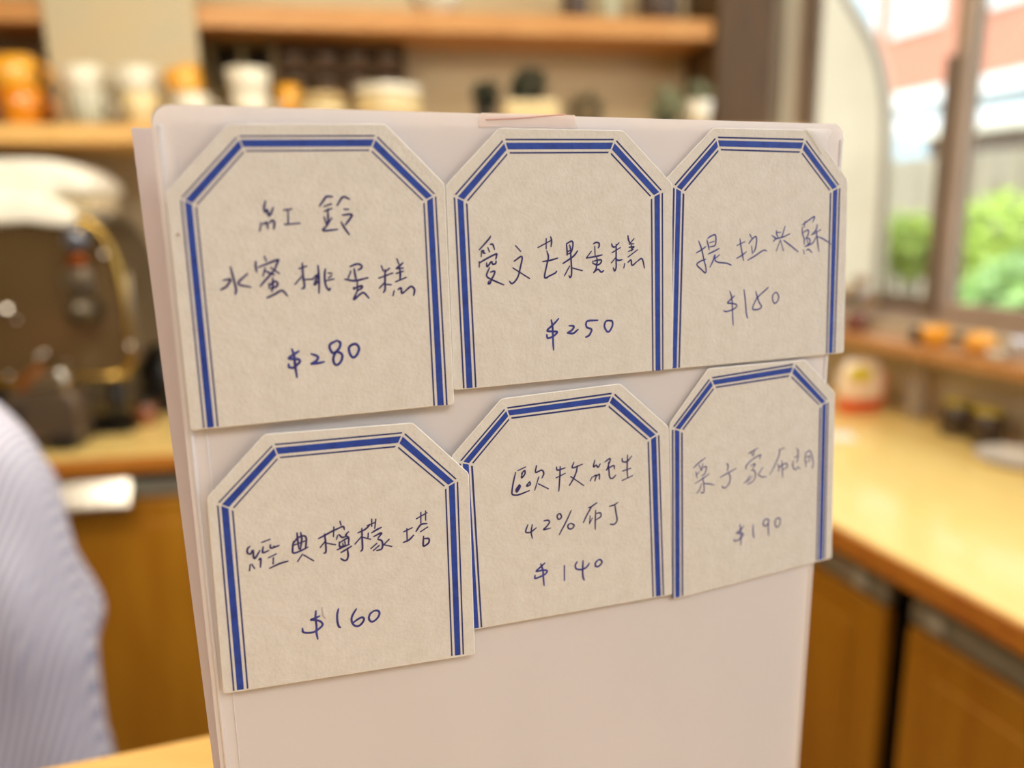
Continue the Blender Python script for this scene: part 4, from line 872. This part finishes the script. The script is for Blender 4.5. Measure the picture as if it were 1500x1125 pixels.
make_card([(979,621),(1036,539.5),(1177.6,526.4),(1221.6,574.4),(1216.8,816.8),(984,877.5)],
 [(985.9,876.6),(985.4,627.2),(1040.8,553.9),(1164,533.6),(1212.8,587.2),(1207.5,818.6)], [(999.7,873.2),(998.9,631.2),(1046.4,567.7),(1157.9,550.4),(1201.6,594.4),(1196.5,821.5)], 0.0010,
 [('handwritten_name', [(Q_, [[195,570,300,470,415,385],[240,640,265,755],[265,690,300,640],[300,510,340,610],[370,490,345,610],[330,620,360,590],[365,560,430,545,430,600,400,680,350,710],[230,850,360,770,485,675],[365,740,385,860,395,960,375,1025,330,1010],[345,860,310,960,260,1035],[385,855,480,860,575,880],
   [805,485,835,530,815,620],[690,740,830,660,980,575],[845,670,875,740,850,850,790,925,740,930,720,900]]),
   (R_, [[80,305,165,255,250,205],[130,270,150,340],[195,240,165,350],[30,590,40,530,130,430,290,330,300,350,285,400],[120,530,205,490,160,580],[130,610,180,610,205,660,200,750,150,820,60,870],[110,710,50,800,0,850],[150,720,60,830],[345,560,255,690],[255,690,320,730,405,730],
   [640,245,735,200],[650,250,640,340,560,520,470,695],[615,500,640,560,625,630],[640,560,700,520],[690,435,700,560,705,740],[650,550,720,500,785,490,780,560,720,590],
   [965,210,990,260,975,300],[920,380,985,345],[990,300,985,380,965,470],[900,440,890,520,920,590,950,600],[950,590,985,560,1020,580],[1125,290,1120,400,1135,550],[1125,300,1190,250,1225,290,1255,400,1265,500,1245,575],[1150,370,1200,350,1190,410],[1130,470,1210,430]])], 1.9, M_ink2),
  ('handwritten_price', [(S_, [[355,270,375,400,380,560,380,720],[440,300,385,380,285,465,380,465,435,490,390,560,310,620,240,640,230,600],[650,285,645,400,655,520,670,570],[985,160,920,160,870,230,880,290,920,310,980,240,990,160],[995,170,980,300,985,400,990,520],[1210,130,1150,160,1130,250,1160,330,1210,310,1245,220,1230,140,1190,130]])], 2.2, M_ink2)],
 'chestnut cake card, $190, in the lower row at the sign\'s far edge')

# ------------------------------------------------------------------ person at the left
PY = 0.82
def pv(px, py):                       # silhouette point at the person's depth
    v = ray(px, py); return EYE + v * (PY / v.y)
sil = [pv(-70, 560), pv(-2, 607), pv(52, 655), pv(88, 715), pv(112, 790), pv(130, 860), pv(148, 930), pv(153, 1000), pv(161, 1080), pv(172, 1160), pv(178, 1240), pv(182, 1330)]
pers = thing('person', 'person in a fine blue-white striped shirt standing behind the bar, beside the white sign', 'person', Vector((sil[-1].x - 0.21, PY, 0)))
m_sk = mat('skin', (214, 168, 140), 0.5, scale=8)
m_sh = bpy.data.materials.new('striped_shirt'); m_sh.use_nodes = True
nt = m_sh.node_tree; bs_ = nt.nodes['Principled BSDF']; bs_.inputs['Roughness'].default_value = 0.85
tcn = nt.nodes.new('ShaderNodeTexCoord'); wv_ = nt.nodes.new('ShaderNodeTexWave'); wv_.bands_direction = 'X'; wv_.inputs['Scale'].default_value = 44; wv_.inputs['Distortion'].default_value = 0.0
rmp = nt.nodes.new('ShaderNodeValToRGB'); rmp.color_ramp.elements[0].position = 0.35; rmp.color_ramp.elements[0].color = (*lin((150, 152, 178)), 1); rmp.color_ramp.elements[1].position = 0.55; rmp.color_ramp.elements[1].color = (*lin((206, 204, 214)), 1)
mpn = nt.nodes.new('ShaderNodeMapping'); mpn.inputs['Rotation'].default_value = (0, math.radians(-14), 0); nt.links.new(tcn.outputs['Object'], mpn.inputs[0]); nt.links.new(mpn.outputs[0], wv_.inputs['Vector']); nt.links.new(wv_.outputs['Color'], rmp.inputs[0]); nt.links.new(rmp.outputs[0], bs_.inputs['Base Color'])
# body: one skinned mesh
def skin_body(name, joints, edges, parent, m, lvl=2):
    me = bpy.data.meshes.new(name); base = wpos(parent); me.from_pydata([tuple(Vector(j[0]) - base) for j in joints], edges, []); o = bpy.data.objects.new(name, me); C.objects.link(o); o.parent = parent
    sk = o.modifiers.new('skin', 'SKIN')
    for i, j in enumerate(joints):
        sv = me.skin_vertices[0].data[i]; sv.radius = (j[1], j[2] if len(j) > 2 else j[1]); sv.use_root = (i == 0)
    ss = o.modifiers.new('sub', 'SUBSURF'); ss.levels = lvl; ss.render_levels = lvl
    me.materials.append(m)
    dg = bpy.context.evaluated_depsgraph_get(); me2 = bpy.data.meshes.new_from_object(o.evaluated_get(dg)); o.modifiers.clear(); o.data = me2
    me2.polygons.foreach_set('use_smooth', [True] * len(me2.polygons)); 
    if not me2.materials: me2.materials.append(m)
    return o
hx = sil[-3].x - 0.24; sx_ = sil[1].x - 0.20
hip = Vector((hx, PY, 0.84)); chest = Vector(((hx + sx_) / 2 + 0.0, PY, 1.10)); sh = Vector((sx_ - 0.06, PY, 1.30)); nk = Vector((sx_ - 0.12, PY, 1.40)); hd = Vector((sx_ - 0.17, PY + 0.02, 1.50))
J = [(hip, 0.10, 0.075), (chest, 0.085, 0.065), (sh, 0.08, 0.055), (nk, 0.05), (hd, 0.08, 0.095), (hd + Vector((-0.01, 0, 0.09)), 0.07, 0.085),
     (hip + Vector((0.09, 0, -0.08)), 0.085), (hip + Vector((0.10, -0.01, -0.42)), 0.055), (hip + Vector((0.10, 0.01, -0.78)), 0.035), (hip + Vector((0.10, 0.10, -0.815)), 0.025),
     (hip + Vector((-0.09, 0, -0.08)), 0.085), (hip + Vector((-0.10, -0.01, -0.42)), 0.055), (hip + Vector((-0.10, 0.01, -0.78)), 0.035), (hip + Vector((-0.10, 0.10, -0.815)), 0.025),
     (sh + Vector((-0.16, 0, -0.02)), 0.05), (sh + Vector((-0.30, 0.10, -0.24)), 0.038), (sh + Vector((-0.38, 0.30, -0.26)), 0.028), (sh + Vector((-0.39, 0.38, -0.27)), 0.025),
     (sh + Vector((-0.02, 0.05, -0.05)), 0.05), (sh + Vector((-0.16, 0.18, -0.24)), 0.038), (sh + Vector((-0.26, 0.34, -0.24)), 0.028), (sh + Vector((-0.28, 0.42, -0.25)), 0.025)]
E_ed = [(0, 1), (1, 2), (2, 3), (3, 4), (4, 5), (0, 6), (6, 7), (7, 8), (8, 9), (0, 10), (10, 11), (11, 12), (12, 13), (2, 14), (14, 15), (15, 16), (16, 17), (2, 18), (18, 19), (19, 20), (20, 21)]
body = skin_body('body', J, E_ed, pers, m_sk)
# fingers of both hands, as one chain each from the palm, and hair
for base_j, sg in ((J[17][0], -1), (J[21][0], 1)):
    for k in range(5):
        b0 = base_j + Vector(((k - 2) * 0.014, 0.0, 0)); ln = (0.05, 0.07, 0.075, 0.068, 0.052)[k]
        if k == (0 if sg > 0 else 4): pts_ = [b0 + Vector((0, -0.03, 0)), b0 + Vector((-0.02 * sg, 0.0, -0.005)), b0 + Vector((-0.028 * sg, 0.03, -0.012))]
        else: pts_ = [b0, b0 + Vector((0, ln * 0.5, 0.002)), b0 + Vector((0, ln * 0.85, -0.012)), b0 + Vector((0, ln, -0.025))]
        obj('finger', tube(B(), pts_, [0.009, 0.008, 0.0075, 0.006][:len(pts_)], 10), m_sk, body, True)
hb = bmesh.new(); bmesh.ops.create_icosphere(hb, subdivisions=4, radius=1.0)
for v in list(hb.verts):
    if v.co.y > 0.35 and v.co.z < 0.35 + 0.1 * math.sin(v.co.x * 9): hb.verts.remove(v)
    elif v.co.z < -0.62: hb.verts.remove(v)
for v in hb.verts:
    k_ = 1 + 0.02 * math.sin(v.co.x * 40 + v.co.z * 6); v.co = hd + Vector((-0.006, -0.006, 0.055)) + Vector((v.co.x * 0.092 * k_, v.co.y * 0.108 * k_, v.co.z * 0.118 * k_))
obj('hair', hb, mat('dark_hair', (40, 30, 26), 0.5, scale=60, bump=0.5, bump_scale=200), pers, True)
# shirt loft following the visible outline
rings = []
dense = smooth_curve(sil, 4)
for c0, rx, ry in ((nk + UP * 0.0, 0.056, 0.056), (nk - UP * 0.035, 0.075, 0.062), (sh + UP * 0.045, 0.135, 0.085), (sh + UP * 0.0, 0.180, 0.10)):
    rings.append([c0 + Vector((math.cos(2 * math.pi * k / 40) * rx, math.sin(2 * math.pi * k / 40) * ry, 0)) for k in range(40)])
for i, p in enumerate(dense):
    f = i / (len(dense) - 1); hw = 0.185 + 0.035 * min(1, f * 2.2); c = Vector((p.x - hw - 0.022, PY + 0.01, p.z - 0.004)); ring = []
    for k in range(40):
        a = 2 * math.pi * k / 40; wr = 1 + (0.055 * math.sin(6 * a + 11 * f) + 0.03 * math.sin(13 * a - 9 * f + 1.3) + 0.02 * math.sin(23 * f + 4 * a)) * min(1, 0.3 + f * 3)
        if math.cos(a) > 0.93: wr = 1
        ring.append(c + Vector((math.cos(a) * hw * wr, math.sin(a) * (0.10 + 0.05 * f) * wr, 0.012 * math.sin(3 * a + 9 * f))))
    rings.append(ring)
shirt = obj('shirt', loft(B(), rings), m_sh, pers, True)
for i0 in (14, 18):
    a_, b_2, c_2 = J[i0][0], J[i0 + 1][0], J[i0 + 2][0]
    obj('sleeve', tube(B(), smooth_curve([a_ + (a_ - b_2) * 0.12, a_, (a_ + b_2) / 2, b_2, b_2 + (c_2 - b_2) * 0.35], 3), [0.062] * 5 + [0.058] * 4 + [0.052] * 4, 20), m_sh, pers, True)
fz = hd + Vector((-0.01, 0, 0.05))
obj('nose', lathe(B(), fz + Vector((0, 0.083, -0.005)), [(0.013, -0.02), (0.012, -0.005), (0.009, 0.012), (0.004, 0.026), (0, 0.028)], 14), m_sk, pers, True)
for sg in (-1, 1):
    obj('eye', lathe(B(), fz + Vector((0.03 * sg, 0.073, 0.02)), [(0, -0.008), (0.006, -0.006), (0.010, 0), (0.006, 0.006), (0, 0.008)], 14), mat('eye_dark', (52, 38, 30), 0.2), pers, True)
    obj('ear', lathe(B(), fz + Vector((0.078 * sg, 0.0, 0.0)), [(0, -0.028), (0.008, -0.02), (0.011, 0), (0.009, 0.02), (0, 0.028)], 12), m_sk, pers, True)
obj('mouth', tube(B(), [fz + Vector((-0.022, 0.078, -0.045)), fz + Vector((0, 0.086, -0.048)), fz + Vector((0.022, 0.078, -0.045))], [0.003, 0.005, 0.003], 8), mat('lips', (176, 96, 90), 0.5), pers, True)
for sgn in (-1, 1):
    q = hip + Vector((0.095 * sgn, 0.01, 0)); b = B()
    loft(b, [[q + Vector((math.cos(a) * r, math.sin(a) * r, h)) for a in [2 * math.pi * i / 20 for i in range(20)]] for r, h in ((0.07, -0.80), (0.08, -0.45), (0.10, -0.10), (0.10, -0.02))])
    obj('trouser_leg', b, mat('charcoal_cotton', (60, 60, 66), 0.9, scale=40), pers, True)
